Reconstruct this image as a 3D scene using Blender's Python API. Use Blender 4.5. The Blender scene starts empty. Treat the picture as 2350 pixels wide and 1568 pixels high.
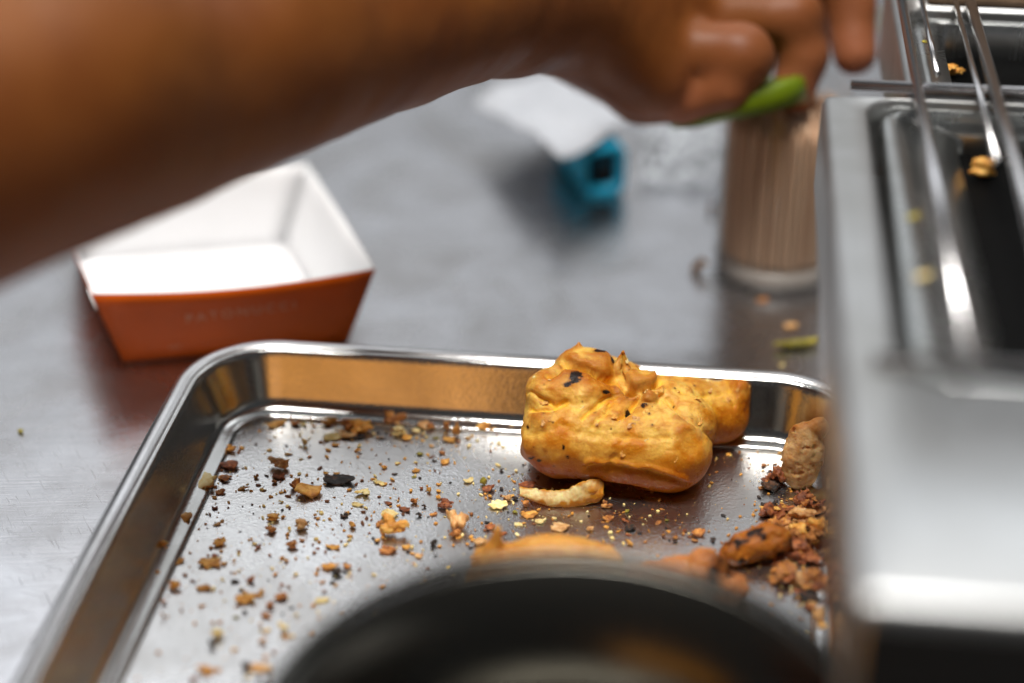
import bpy, bmesh, math, random
import numpy as np
from mathutils import Vector, Matrix, Euler

# ------------------------------------------------------------------ camera, light, exposure
scene = bpy.context.scene
COL = scene.collection
CAM_H, PITCH, FPX = 0.32, math.radians(30.0), 4216.0      # metres, downward pitch, focal length in picture units (2350 wide)
CX, CY = 1175.0, 784.0

cam_d = bpy.data.cameras.new('camera')
cam = bpy.data.objects.new('camera', cam_d)
COL.objects.link(cam)
cam.location = (0, 0, CAM_H)
cam.rotation_euler = (math.radians(90) - PITCH, 0, 0)
cam_d.sensor_width = 36.0
cam_d.lens = 36.0 * FPX / 2350.0
cam_d.clip_start, cam_d.clip_end = 0.01, 50.0
cam_d.dof.use_dof = True
cam_d.dof.focus_distance = 0.552
cam_d.dof.aperture_fstop = 3.0
cam_d.dof.aperture_blades = 0
scene.camera = cam

world = bpy.data.worlds.new('World')
scene.world = world
world.use_nodes = True
wb = world.node_tree.nodes['Background']
wb.inputs['Color'].default_value = (0.93, 0.96, 1.0, 1)
wb.inputs['Strength'].default_value = 0.055

def area(name, loc, target, sx, sy, power, color):
    d = bpy.data.lights.new(name, 'AREA')
    d.shape = 'RECTANGLE'
    d.size, d.size_y = sx, sy
    d.energy = power
    d.color = color
    o = bpy.data.objects.new(name, d)
    COL.objects.link(o)
    o.location = loc
    o.rotation_euler = (Vector(target) - Vector(loc)).to_track_quat('-Z', 'Y').to_euler()
    return o

area('ceiling_tube_light', (-0.06, 0.29, 1.35), (0.0, 0.46, 0), 0.60, 0.22, 24.0, (1.0, 0.965, 0.92))
area('ceiling_panel_light', (-0.38, 1.68, 1.28), (-0.05, 0.42, 0), 0.55, 0.50, 1.6, (0.94, 0.96, 1.0))
area('far_ceiling_light', (0.2, 2.5, 1.75), (0, 0.5, 0), 3.6, 2.4, 20.0, (0.94, 0.97, 1.0))
area('side_ceiling_light', (0.65, 1.3, 1.15), (0.15, 0.35, 0.1), 0.5, 0.4, 1.3, (0.95, 0.98, 1.0))

scene.view_settings.view_transform = 'Standard'
scene.view_settings.look = 'None'
scene.view_settings.exposure = 0.0
scene.view_settings.gamma = 1.0
scene.view_settings.use_curve_mapping = False
scene.render.engine = 'CYCLES'
scene.cycles.use_denoising = True
scene.cycles.caustics_reflective = True
scene.cycles.caustics_refractive = False
scene.cycles.sample_clamp_indirect = 4.0
scene.cycles.max_bounces = 10

# ------------------------------------------------------------------ helpers
_FW = np.array([0, math.cos(PITCH), -math.sin(PITCH)])
_UP = np.array([0, math.sin(PITCH), math.cos(PITCH)])
_RT = np.array([1.0, 0, 0])
_O = np.array([0, 0, CAM_H])

def ray(px, py):
    return _FW + _RT * ((px - CX) / FPX) - _UP * ((py - CY) / FPX)

def G(px, py, z=0.0):
    """the point at height z seen at a place in the photograph"""
    d = ray(px, py)
    return _O + d * ((z - CAM_H) / d[2])

def P(px, py, t):
    """the point at distance t along the lens axis"""
    return _O + ray(px, py) * t

YAW = 0.1205                                    # tray and grill stand turned by this much
ED = np.array([math.sin(YAW), math.cos(YAW), 0])
EW = np.array([math.cos(YAW), -math.sin(YAW), 0])

def tag(o, label=None, cat=None, group=None, kind=None):
    if label: o['label'] = label
    if cat: o['category'] = cat
    if group: o['group'] = group
    if kind: o['kind'] = kind
    return o

def empty(name, loc=(0, 0, 0), rz=0.0):
    o = bpy.data.objects.new(name, None)
    COL.objects.link(o)
    o.location = tuple(loc)
    o.rotation_euler = (0, 0, rz)
    o.empty_display_size = 0.01
    return o

def mesh_obj(name, verts, faces, mat=None, parent=None, smooth=True):
    me = bpy.data.meshes.new(name)
    me.from_pydata([tuple(map(float, v)) for v in verts], [], [tuple(map(int, f)) for f in faces])
    me.update()
    if smooth:
        me.shade_smooth()
    o = bpy.data.objects.new(name, me)
    COL.objects.link(o)
    if mat: me.materials.append(mat)
    if parent: o.parent = parent
    return o

def bm_obj(name, bm, mat=None, parent=None, smooth=True):
    bmesh.ops.recalc_face_normals(bm, faces=bm.faces)
    me = bpy.data.meshes.new(name)
    bm.to_mesh(me)
    bm.free()
    if smooth: me.shade_smooth()
    o = bpy.data.objects.new(name, me)
    COL.objects.link(o)
    if mat: me.materials.append(mat)
    if parent: o.parent = parent
    return o

def auto_bevel(o, w, seg=2):
    m = o.modifiers.new('edge', 'BEVEL')
    m.width, m.segments, m.limit_method = w, seg, 'ANGLE'
    m.angle_limit = math.radians(35)
    return o

def set_color_attr(o, cols, name='tint'):
    me = o.data
    a = me.color_attributes.new(name, 'FLOAT_COLOR', 'POINT')
    c = np.ones((len(me.vertices), 4), np.float32)
    c[:, :3] = cols
    a.data.foreach_set('color', c.ravel())

# value noise
_rs = np.random.RandomState(11)
_TAB = _rs.rand(64, 64, 64).astype(np.float32)
def vnoise(p):
    p = np.asarray(p, np.float64)
    i = np.floor(p).astype(np.int64)
    f = p - i
    f = f * f * (3 - 2 * f)
    r = 0
    for dx in (0, 1):
        wx = f[..., 0] if dx else 1 - f[..., 0]
        for dy in (0, 1):
            wy = f[..., 1] if dy else 1 - f[..., 1]
            for dz in (0, 1):
                wz = f[..., 2] if dz else 1 - f[..., 2]
                r = r + wx * wy * wz * _TAB[(i[..., 0] + dx) & 63, (i[..., 1] + dy) & 63, (i[..., 2] + dz) & 63]
    return r * 2 - 1
def fbm(p, oct=4, gain=0.5):
    p = np.asarray(p, np.float64)
    a, s, r = 1.0, 0.0, 0
    for k in range(oct):
        r = r + a * vnoise(p * (2.03 ** k) + 17.3 * k)
        s += a
        a *= gain
    return r / s

# signed distance pieces (numpy)
def sd_cone(Pt, a, b, r1, r2):
    a, b = np.asarray(a, float), np.asarray(b, float)
    ba = b - a
    h = np.clip(((Pt - a) @ ba) / (ba @ ba), 0, 1)
    return np.linalg.norm(Pt - a - h[..., None] * ba, axis=-1) - (r1 + (r2 - r1) * h)
def sd_ell(Pt, c, r):
    q = (Pt - np.asarray(c, float)) / np.asarray(r, float)
    k = np.linalg.norm(q, axis=-1)
    return (k - 1) * min(r)
def smin(a, b, k):
    h = np.clip(0.5 + 0.5 * (b - a) / k, 0, 1)
    return b + (a - b) * h - k * h * (1 - h)

def surface_nets(fn, lo, hi, h):
    """closed mesh of fn < 0 inside the box lo..hi"""
    lo, hi = np.asarray(lo, float), np.asarray(hi, float)
    n = np.ceil((hi - lo) / h).astype(int) + 1
    ax = [lo[k] + h * np.arange(n[k]) for k in range(3)]
    X = np.stack(np.meshgrid(*ax, indexing='ij'), -1)
    F = fn(X)
    F[0], F[-1], F[:, 0], F[:, -1], F[:, :, 0], F[:, :, -1] = h, h, h, h, h, h
    S = F < 0
    cell = tuple(m - 1 for m in n)
    def cor(A, d): return A[d[0]:d[0] + cell[0], d[1]:d[1] + cell[1], d[2]:d[2] + cell[2]]
    cnt = sum(cor(S, (i, j, k)).astype(np.int8) for i in (0, 1) for j in (0, 1) for k in (0, 1))
    act = (cnt > 0) & (cnt < 8)
    idx = np.argwhere(act)
    acc = np.zeros((len(idx), 3)); num = np.zeros(len(idx))
    for axis in range(3):
        o1, o2 = [k for k in range(3) if k != axis]
        for u in (0, 1):
            for v in (0, 1):
                d0 = [0, 0, 0]; d0[o1], d0[o2] = u, v
                d1 = list(d0); d1[axis] = 1
                f0 = F[tuple((idx + d0).T)]; f1 = F[tuple((idx + d1).T)]
                cr = (f0 < 0) != (f1 < 0)
                t = np.where(cr, f0 / np.where(cr, f0 - f1, 1), 0)
                pnt = idx + np.array(d0, float)
                pnt[:, axis] += t
                acc[cr] += pnt[cr]; num[cr] += 1
    V = lo + h * acc / num[:, None]
    vid = -np.ones(cell, np.int64)
    vid[tuple(idx.T)] = np.arange(len(idx))
    faces = []
    for axis in range(3):
        o1, o2 = [(1, 2), (2, 0), (0, 1)][axis]
        a = [slice(1, -1)] * 3; a[axis] = slice(0, -1)
        b = [slice(1, -1)] * 3; b[axis] = slice(1, None)
        s0, s1 = S[tuple(a)], S[tuple(b)]
        e = np.argwhere(s0 != s1)
        flip = s0[tuple(e.T)]
        off = np.ones(3, int); off[axis] = 0
        e = e + off
        def at(u, v):
            q = e.copy(); q[:, o1] -= u; q[:, o2] -= v
            return vid[tuple(q.T)]
        q = np.stack([at(1, 1), at(0, 1), at(0, 0), at(1, 0)], 1)
        q[~flip] = q[~flip][:, ::-1]
        faces.append(q)
    return V, np.concatenate(faces)

def v_normals(V, Fq):
    N = np.zeros_like(V)
    fn = np.cross(V[Fq[:, 2]] - V[Fq[:, 0]], V[Fq[:, 3]] - V[Fq[:, 1]])
    for k in range(4):
        np.add.at(N, Fq[:, k], fn)
    return N / np.maximum(np.linalg.norm(N, axis=1), 1e-12)[:, None]

def relax(V, Fq, it=2, f=0.5):
    for _ in range(it):
        acc = np.zeros_like(V); n = np.zeros(len(V))
        for k in range(4):
            a, b = Fq[:, k], Fq[:, (k + 1) % 4]
            np.add.at(acc, a, V[b]); np.add.at(n, a, 1)
        V = V + f * (acc / np.maximum(n, 1)[:, None] - V)
    return V

# ------------------------------------------------------------------ materials
def new_mat(name):
    m = bpy.data.materials.new(name)
    m.use_nodes = True
    nt = m.node_tree
    return m, nt, nt.nodes['Principled BSDF']
def N(nt, kind, **kw):
    n = nt.nodes.new(kind)
    for k, v in kw.items():
        if k.startswith('i_'):
            n.inputs[k[2:].replace('_', ' ')].default_value = v
        else:
            setattr(n, k, v)
    return n
def ramp(nt, src, stops):
    r = nt.nodes.new('ShaderNodeValToRGB')
    els = r.color_ramp.elements
    while len(els) > len(stops): els.remove(els[-1])
    while len(els) < len(stops): els.new(0.5)
    for e, (p, c) in zip(els, stops):
        e.position = p
        e.color = (c, c, c, 1) if not hasattr(c, '__len__') else (*c, 1)
    nt.links.new(src, r.inputs['Fac'])
    return r
def noise(nt, vec, scale, detail=4, rough=0.55, dist=0.0):
    n = N(nt, 'ShaderNodeTexNoise')
    n.inputs['Scale'].default_value = scale
    n.inputs['Detail'].default_value = detail
    n.inputs['Roughness'].default_value = rough
    n.inputs['Distortion'].default_value = dist
    if vec is not None: nt.links.new(vec, n.inputs['Vector'])
    return n.outputs['Fac']
def mapped(nt, scale=(1, 1, 1), rot=(0, 0, 0), coord='Object'):
    tc = N(nt, 'ShaderNodeTexCoord')
    mp = N(nt, 'ShaderNodeMapping')
    if any(rot):
        mp.vector_type = 'TEXTURE'          # turn first, then stretch
        scale = tuple(1.0 / q for q in scale)
    mp.inputs['Scale'].default_value = scale
    mp.inputs['Rotation'].default_value = rot
    nt.links.new(tc.outputs[coord], mp.inputs['Vector'])
    return mp.outputs['Vector']
def math_n(nt, op, a, b=None, clamp=False):
    n = N(nt, 'ShaderNodeMath', operation=op)
    n.use_clamp = clamp
    for i, v in enumerate((a, b)):
        if v is None: continue
        if isinstance(v, (int, float)): n.inputs[i].default_value = v
        else: nt.links.new(v, n.inputs[i])
    return n.outputs[0]
def mixc(nt, fac, a, b, mode='MIX'):
    n = N(nt, 'ShaderNodeMix', data_type='RGBA', blend_type=mode)
    for s, v in (('Factor', fac), ('A', a), ('B', b)):
        sock = [x for x in n.inputs if x.name == s and (x.type == 'RGBA' if s != 'Factor' else x.type == 'VALUE')][0]
        if isinstance(v, (int, float)): sock.default_value = v
        elif hasattr(v, '__len__'): sock.default_value = (*v, 1)
        else: nt.links.new(v, sock)
    return [x for x in n.outputs if x.type == 'RGBA'][0]
def bump(nt, bsdf, height, strength, dist):
    b = N(nt, 'ShaderNodeBump')
    b.inputs['Strength'].default_value = strength
    b.inputs['Distance'].default_value = dist
    nt.links.new(height, b.inputs['Height'])
    prev = bsdf.inputs['Normal'].links
    if prev:
        nt.links.new(prev[0].from_socket, b.inputs['Normal'])
    nt.links.new(b.outputs['Normal'], bsdf.inputs['Normal'])

def steel(name, base=(0.56, 0.56, 0.575), rough=0.28, brush=None, wave=0.0, grime=0.25, speck=0.0, scratch=0.5, spread=0.12):
    m, nt, b = new_mat(name)
    b.inputs['Metallic'].default_value = 1.0
    v = mapped(nt)
    g = noise(nt, v, 22, 5, 0.6, 0.4)
    gm = ramp(nt, g, [(0.35, 0.0), (0.7, 1.0)]).outputs['Color']
    dark = tuple(c * (1 - grime) for c in base)
    warm = (dark[0] * 1.0, dark[1] * 0.97, dark[2] * 0.93)
    nt.links.new(mixc(nt, gm, base, warm), b.inputs['Base Color'])
    r = math_n(nt, 'MULTIPLY_ADD', g, spread)
    r.node.inputs[2].default_value = rough - spread * 0.5
    rr = r
    if scratch:
        sv1 = mapped(nt, (1900, 70, 1), (0, 0, math.radians(28)))
        sv2 = mapped(nt, (1700, 50, 1), (0, 0, math.radians(-61)))
        sv3 = mapped(nt, (2100, 90, 1), (0, 0, math.radians(71)))
        s1 = ramp(nt, noise(nt, sv1, 1, 2, 0.5, 0.2), [(0.66, 0.0), (0.74, 1.0)]).outputs['Color']
        s2 = ramp(nt, noise(nt, sv2, 1, 2, 0.5, 0.2), [(0.68, 0.0), (0.76, 1.0)]).outputs['Color']
        s3 = ramp(nt, noise(nt, sv3, 1, 2, 0.5, 0.2), [(0.67, 0.0), (0.75, 1.0)]).outputs['Color']
        s = math_n(nt, 'MAXIMUM', math_n(nt, 'MAXIMUM', s1, s2), s3)
        rr = math_n(nt, 'MULTIPLY_ADD', s, 0.18 * scratch)
        nt.links.new(r, rr.node.inputs[2])
        bump(nt, b, s, 0.35 * scratch, 0.00008)
    nt.links.new(rr, b.inputs['Roughness'])
    if brush:
        bv = mapped(nt, brush[0], (0, 0, brush[1]))
        bn = noise(nt, bv, 1, 3, 0.6)
        bump(nt, b, bn, brush[2], 0.0001)
    if wave:
        bump(nt, b, noise(nt, v, 26, 2, 0.5), wave, 0.0015)
    if speck:
        sp = noise(nt, v, 950, 3, 0.65)
        bump(nt, b, ramp(nt, sp, [(0.45, 0.0), (0.72, 1.0)]).outputs['Color'], speck, 0.00022)
    return m

def plain(name, col, rough=0.5, spec=0.5, var=0.0, vscale=60.0, bmp=0.0, bscale=300.0, bdist=0.0003, **kw):
    m, nt, b = new_mat(name)
    b.inputs['Roughness'].default_value = rough
    b.inputs['Specular IOR Level'].default_value = spec
    if var:
        v = mapped(nt)
        f = ramp(nt, noise(nt, v, vscale, 4), [(0.3, 0.0), (0.7, 1.0)]).outputs['Color']
        nt.links.new(mixc(nt, f, tuple(c * (1 - var) for c in col), tuple(min(1, c * (1 + var)) for c in col)), b.inputs['Base Color'])
    else:
        b.inputs['Base Color'].default_value = (*col, 1)
    if bmp:
        bump(nt, b, noise(nt, mapped(nt), bscale, 4), bmp, bdist)
    for k, val in kw.items():
        b.inputs[k.replace('_', ' ')].default_value = val
    return m

M_counter = steel('counter_steel', (0.56, 0.56, 0.58), 0.26, brush=((30, 1100, 40), 0.05, 0.45), wave=0.40, grime=0.30, scratch=0.8, spread=0.26)
M_tray = steel('tray_steel', (0.60, 0.60, 0.60), 0.27, wave=0.05, grime=0.24, speck=0.22, scratch=0.6, spread=0.24)
M_traywall = steel('tray_wall_steel', (0.68, 0.68, 0.67), 0.16, wave=0.05, grime=0.3, speck=0.10, scratch=0.2, spread=0.12)
M_rim = steel('tray_rim_steel', (0.64, 0.64, 0.65), 0.30, wave=0.12, grime=0.2, speck=0.18, scratch=0.4)
M_deck = steel('deck_steel', (0.54, 0.55, 0.555), 0.42, wave=0.2, grime=0.35, scratch=0.5, spread=0.2)
M_pan = steel('pan_steel', (0.58, 0.60, 0.60), 0.27, wave=0.3, grime=0.35, scratch=0.3)
M_pot = steel('pot_steel', (0.125, 0.122, 0.11), 0.24, wave=0.05, grime=0.3, scratch=0.1)
M_chrome = steel('chrome', (0.62, 0.62, 0.64), 0.24, grime=0.2, scratch=0.0)
M_black = plain('black_iron', (0.003, 0.003, 0.003), 0.5, 0.03, bmp=0.5, bscale=900, bdist=0.0004)

def crumb_mat(name, c1, c2, c3, rough=0.45):
    m, nt, b = new_mat(name)
    oi = N(nt, 'ShaderNodeObjectInfo')
    tc = N(nt, 'ShaderNodeTexCoord')
    add = N(nt, 'ShaderNodeVectorMath', operation='ADD')
    sc = N(nt, 'ShaderNodeVectorMath', operation='SCALE')
    cmb = N(nt, 'ShaderNodeCombineXYZ')
    for i in range(3): nt.links.new(oi.outputs['Random'], cmb.inputs[i])
    nt.links.new(cmb.outputs[0], sc.inputs[0]); sc.inputs['Scale'].default_value = 37.0
    nt.links.new(tc.outputs['Generated'], add.inputs[0]); nt.links.new(sc.outputs[0], add.inputs[1])
    f = noise(nt, add.outputs[0], 2.2, 5, 0.6, 0.5)
    r = ramp(nt, f, [(0.32, c1), (0.5, c2), (0.66, c3)])
    hsv = N(nt, 'ShaderNodeHueSaturation')
    vv = math_n(nt, 'MULTIPLY_ADD', oi.outputs['Random'], 0.5); vv.node.inputs[2].default_value = 1.0
    nt.links.new(vv, hsv.inputs['Value'])
    nt.links.new(r.outputs['Color'], hsv.inputs['Color'])
    nt.links.new(hsv.outputs['Color'], b.inputs['Base Color'])
    b.inputs['Roughness'].default_value = rough
    b.inputs['Subsurface Weight'].default_value = 0.12
    b.inputs['Subsurface Radius'].default_value = (0.0012, 0.0005, 0.0002)
    b.inputs['Subsurface Scale'].default_value = 1.0
    bump(nt, b, noise(nt, add.outputs[0], 9, 5, 0.7), 0.7, 0.0004)
    return m
CM = {
    'gold':  crumb_mat('crumb_golden', (0.34, 0.12, 0.015), (0.62, 0.28, 0.045), (0.78, 0.46, 0.12)),
    'pale':  crumb_mat('crumb_pale', (0.60, 0.38, 0.10), (0.76, 0.58, 0.24), (0.82, 0.70, 0.40)),
    'tan':   crumb_mat('crumb_tan', (0.32, 0.12, 0.03), (0.58, 0.30, 0.10), (0.74, 0.50, 0.25)),
    'brown': crumb_mat('crumb_brown', (0.12, 0.035, 0.009), (0.36, 0.125, 0.024), (0.62, 0.29, 0.07)),
    'red':   crumb_mat('crumb_redbrown', (0.07, 0.017, 0.006), (0.22, 0.058, 0.016), (0.44, 0.15, 0.04)),
    'char':  crumb_mat('crumb_charred', (0.008, 0.007, 0.007), (0.022, 0.016, 0.013), (0.11, 0.045, 0.018), 0.55),
    'olive': crumb_mat('crumb_olive', (0.09, 0.08, 0.008), (0.24, 0.20, 0.02), (0.42, 0.33, 0.04)),
}

# ------------------------------------------------------------------ counter
def build_counter():
    n, s = 2, 3.0
    bm = bmesh.new()
    vs = [bm.verts.new(p) for p in ((-1.6, -0.6, 0), (1.6, -0.6, 0), (1.6, 2.2, 0), (-1.6, 2.2, 0))]
    bm.faces.new(vs)
    ext = bmesh.ops.extrude_face_region(bm, geom=list(bm.faces))
    for v in ext['geom']:
        if isinstance(v, bmesh.types.BMVert): v.co.z -= 0.04
    o = bm_obj('countertop', bm, M_counter, smooth=False)
    tag(o, 'brushed stainless steel worktop with scratches and blurred reflections', kind='structure')
build_counter()

# ------------------------------------------------------------------ baking tray
FLOOR_Z = 0.0035
def rr_path(hw, hl, r, seg=14):
    """rounded rectangle, counter-clockwise, in tray axes (w, l)"""
    pts = []
    r = max(r, 0.0008)
    for cxs, cys, a0 in ((1, 1, 0), (-1, 1, 90), (-1, -1, 180), (1, -1, 270)):
        for k in range(seg + 1):
            a = math.radians(a0 + 90.0 * k / seg)
            pts.append((cxs * (hw - r) + r * math.cos(a), cys * (hl - r) + r * math.sin(a)))
    return pts

RIM_Z = 0.0212
_B = G(1000, 813, RIM_Z + 0.001)          # middle of the far rim
_L = G(232, 1230, RIM_Z + 0.001)          # middle of the rim at the side
_R = G(1889, 1200, FLOOR_Z) + EW * 0.0112
TRAY_LEN = 0.300
wl, wr = _L @ EW, _R @ EW
dback = _B @ ED
HW = (wr - wl) / 2 + 0.003
HL = TRAY_LEN / 2
T_ORG = EW * ((wl + wr) / 2) + ED * (dback + 0.003 - HL)
R_OUT = 0.030

def build_tray():
    root = empty('baking_tray', T_ORG, -YAW)
    tag(root, 'shallow stainless steel baking tray with rolled rim and rounded corners, littered with crumbs', 'tray')
    prof = [(0.0052, 0.0222), (0.0060, 0.0212), (0.0066, 0.0195), (0.0114, 0.0082), (0.0122, 0.0064), (0.0134, 0.0050), (0.0148, 0.0042), (0.0165, 0.0037), (0.0185, FLOOR_Z)]
    seg = 14
    rings = [[(x, y, z) for x, y in rr_path(HW - o, HL - o, R_OUT - o, seg)] for o, z in prof]
    n = len(rings[0])
    V = [p for r in rings for p in r]
    F = []
    for k in range(len(rings) - 1):
        for i in range(n):
            j = (i + 1) % n
            F.append((k * n + i, (k + 1) * n + i, (k + 1) * n + j, k * n + j))
    wall = mesh_obj('side_wall', V, F, M_traywall, root)
    m = wall.modifiers.new('sheet', 'SOLIDIFY'); m.thickness = 0.0008; m.offset = -1
    # floor sheet, a grid so that it can be gently uneven
    fl = rr_path(HW - 0.0185, HL - 0.0185, R_OUT - 0.0185, seg)
    bm = bmesh.new()
    top = [bm.verts.new((x, y, FLOOR_Z)) for x, y in fl]
    bot = [bm.verts.new((x, y, 0.0012)) for x, y in fl]
    bm.faces.new(top); bm.faces.new(bot[::-1])
    for i in range(len(fl)):
        j = (i + 1) % len(fl)
        bm.faces.new((top[i], bot[i], bot[j], top[j]))
    bm_obj('tray_floor', bm, M_tray, root, smooth=False)
    # rolled rim
    path = rr_path(HW - 0.003, HL - 0.003, R_OUT - 0.003, 18)
    n = len(path); k = 14
    V, F = [], []
    for i in range(n):
        a, b = path[i - 1], path[(i + 1) % n]
        t = Vector((b[0] - a[0], b[1] - a[1])).normalized()
        nx, ny = t.y, -t.x
        for q in range(k):
            an = 2 * math.pi * q / k
            rr = 0.0031
            V.append((path[i][0] + nx * rr * math.cos(an), path[i][1] + ny * rr * math.cos(an), RIM_Z - 0.0006 + rr * 0.9 * math.sin(an)))
    for i in range(n):
        for q in range(k):
            F.append((i * k + q, ((i + 1) % n) * k + q, ((i + 1) % n) * k + (q + 1) % k, i * k + (q + 1) % k))
    mesh_obj('rim', V, F, M_rim, root)
    return root
build_tray()

# ------------------------------------------------------------------ grill stand with pans
DECK_Z = 0.120
C0 = G(1962, 1378, DECK_Z)
def D(w, d, z=0.0):
    return C0 + EW * w + ED * d + np.array([0, 0, z])
def dw(px, py, z=0.0):
    q = G(px, py, DECK_Z + z) - C0
    return q @ EW, q @ ED
def box_bm(bm, w0, w1, d0, d1, z0, z1):
    p = [D(w, d, z) for z in (z0, z1) for w, d in ((w0, d0), (w1, d0), (w1, d1), (w0, d1))]
    v = [bm.verts.new(q) for q in p]
    for f in ((3, 2, 1, 0), (4, 5, 6, 7), (0, 1, 5, 4), (1, 2, 6, 5), (2, 3, 7, 6), (3, 0, 4, 7)):
        bm.faces.new([v[i] for i in f])

M_front_shade = plain('front_shade', (0.016, 0.016, 0.015), 0.5, 0.2)  # near-black tone that paints shade on the steel stand's front
def rrect(x0, x1, y0, y1, r):
    p = []
    for cx, cy, a0 in ((x1 - r, y1 - r, 0), (x0 + r, y1 - r, 90), (x0 + r, y0 + r, 180), (x1 - r, y0 + r, 270)):
        for k in range(9):
            a = math.radians(a0 + 90 * k / 8)
            p.append((cx + r * math.cos(a), cy + r * math.sin(a)))
    return p

def stand_unit(label, x0, x1, y0, y1, hx0, hx1, hy0, hy1, o_r, steps, plinth_in, ends=(1, 1)):
    c = D((x0 + x1) / 2, (y0 + y1) / 2)
    root = empty('steel_stand', (c[0], c[1], 0))
    tag(root, label, 'stand')
    inv = Matrix.Translation(-Vector(root.location))
    hole = rrect(hx0, hx1, hy0, hy1, o_r)
    n = len(hole)
    V, F = [], []
    def ring(pts, z):
        k = len(V); V.extend([tuple(D(x, y, z)) for x, y in pts]); return k
    def loft(rs):
        for a, b in zip(rs, rs[1:]):
            for i in range(n):
                j = (i + 1) % n
                F.append((a + i, a + j, b + j, b + i))
    def R(q, r): return rrect(x0 + q, x1 - q, y0 + q, y1 - q, r)
    def H(q, r=None): return rrect(hx0 + q, hx1 - q, hy0 + q * ends[0], hy1 - q * ends[1], r or max(0.003, o_r - 0.3 * q))
    loft([ring(R(0, .003), -0.028), ring(R(0, .003), -0.0028), ring(R(.0009, .003), -0.0008), ring(R(.0028, .003), 0.0), ring(H(0), 0.0), ring(H(.0012), -0.0010), ring(H(.0016), -0.006)])
    o = mesh_obj('deck', V, F, M_deck, root); o.matrix_parent_inverse = inv
    bm = bmesh.new(); box_bm(bm, x0 + plinth_in, x1 - 0.02, y0 + 0.012, y1 - 0.004, -DECK_Z, -0.0282)
    o = bm_obj('plinth', bm, M_deck, root, smooth=False); o.matrix_parent_inverse = inv
    bm = bmesh.new(); box_bm(bm, x0 + 0.003, x1 - 0.003, y0 + 0.003, y1 - 0.003, -0.0281, -0.024)
    o = bm_obj('underside', bm, M_deck, root, smooth=False); o.matrix_parent_inverse = inv
    bm = bmesh.new(); box_bm(bm, x0 + 0.0015, x1 - 0.0015, y0 - 0.0012, y0 - 0.0002, -0.0278, -0.0035)  # thin dark sheet added over the steel front to imitate its shade
    o = bm_obj('front_panel', bm, M_front_shade, root, smooth=False); o.matrix_parent_inverse = inv
    V, F = [], []
    loft([ring(H(q), z) for q, z in steps])
    o = mesh_obj('pan', V, F, M_pan, root); o.matrix_parent_inverse = inv
    V = []
    q, zb = steps[-1][0] - 0.0006, steps[-1][1] + 0.0006
    ring(H(q, 0.003), zb); ring(H(q, 0.003), zb - 0.004)
    F = [tuple(range(n)), tuple(range(2 * n - 1, n - 1, -1))] + [(i, n + i, n + (i + 1) % n, (i + 1) % n) for i in range(n)]
    o = mesh_obj('griddle_plate', V, F, M_black, root, smooth=False); o.matrix_parent_inverse = inv
    return zb

def build_stand():
    w1, d1 = dw(2052, 872)                     # front corner of the opening
    d14 = dw(2240, 14, 0.001)[1]
    W, L = 0.34, d14 + 0.032
    dA = dw(1992, 215)[1]
    stand_unit('bright stainless steel stand with sunken pan, nearest and right beside the tray', 0, W, 0, dA, w1, W - 0.03, d1, dA - 0.003, 0.011,
               [(0.0046, -0.0075), (0.0052, -0.0034), (0.0062, -0.0026), (0.0090, -0.0030), (0.0130, -0.0052), (0.0140, -0.0070), (0.0180, -0.0074), (0.0270, -0.0110), (0.0280, -0.0160)], 0.075, (0.8, 0.06))
    wB = dw(2046, 15)[0]
    stand_unit('dark griddle stand beyond the near steel stand, next to the fingers', wB, W, dA + 0.003, L, wB + 0.004, W - 0.03, dA + 0.006, d14 - 0.002, 0.005,
               [(0.0012, -0.0050), (0.0020, -0.0030), (0.0110, -0.0045), (0.0118, -0.0160)], 0.012, (0.06, 0.1))
    rk = empty('wire_rack', tuple(D(0.08, 0.2, 0)))
    tag(rk, 'chrome wire rack lying lengthwise over the black griddle plates', 'rack')
    inv2 = Matrix.Translation(-Vector(rk.location))
    def rod(name, a, b, rad, par, iv):
        a, b = Vector(a), Vector(b)
        bm = bmesh.new()
        q = (b - a).to_track_quat('Z', 'Y').to_matrix().to_4x4()
        bmesh.ops.create_cone(bm, cap_ends=True, segments=12, radius1=rad, radius2=rad, depth=(b - a).length, matrix=Matrix.Translation((a + b) / 2) @ q)
        ob = bm_obj(name, bm, M_chrome, par); ob.matrix_parent_inverse = iv
        return ob
    zr = 0.0030
    for (xa, ya, rad, dn) in ((2072, 15, 0.0016, d1 + 0.004), (2118, 15, 0.0009, dA + 0.01), (2195, 12, 0.0009, dA - 0.05), (2228, 10, 0.0018, d1 + 0.001), (2420, 10, 0.0018, d1 + 0.001)):
        w, d = dw(xa, ya, zr)
        rod('rod', D(w, dn, zr), D(w, d14 - 0.001, zr), rad, rk, inv2)
    w, d = dw(2140, 205, 0.001)
    rod('crossbar', D(w1 - 0.003, d, 0.0012), D(W - 0.026, d, 0.0012), 0.0017, rk, inv2)
    rod('crossbar', D(w1 - 0.004, d1 + 0.006, 0.0012), D(W - 0.026, d1 + 0.006, 0.0012), 0.0012, rk, inv2)
    return w1, W, d1, dA, L
STAND = build_stand()

def build_board():
    w, d = dw(2125, 14)
    bm = bmesh.new(); box_bm(bm, w, w + 0.2, STAND[4] - 0.031, STAND[4] - 0.004, 0.0003, 0.05)
    o = bm_obj('wooden_block', bm, plain('pale_wood', (0.34, 0.22, 0.14), 0.6, 0.3, var=0.25, vscale=90), smooth=False)
    auto_bevel(o, 0.002)
    tag(o, 'pale brown wooden block at the far end of the steel stand', 'block')
build_board()

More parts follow.
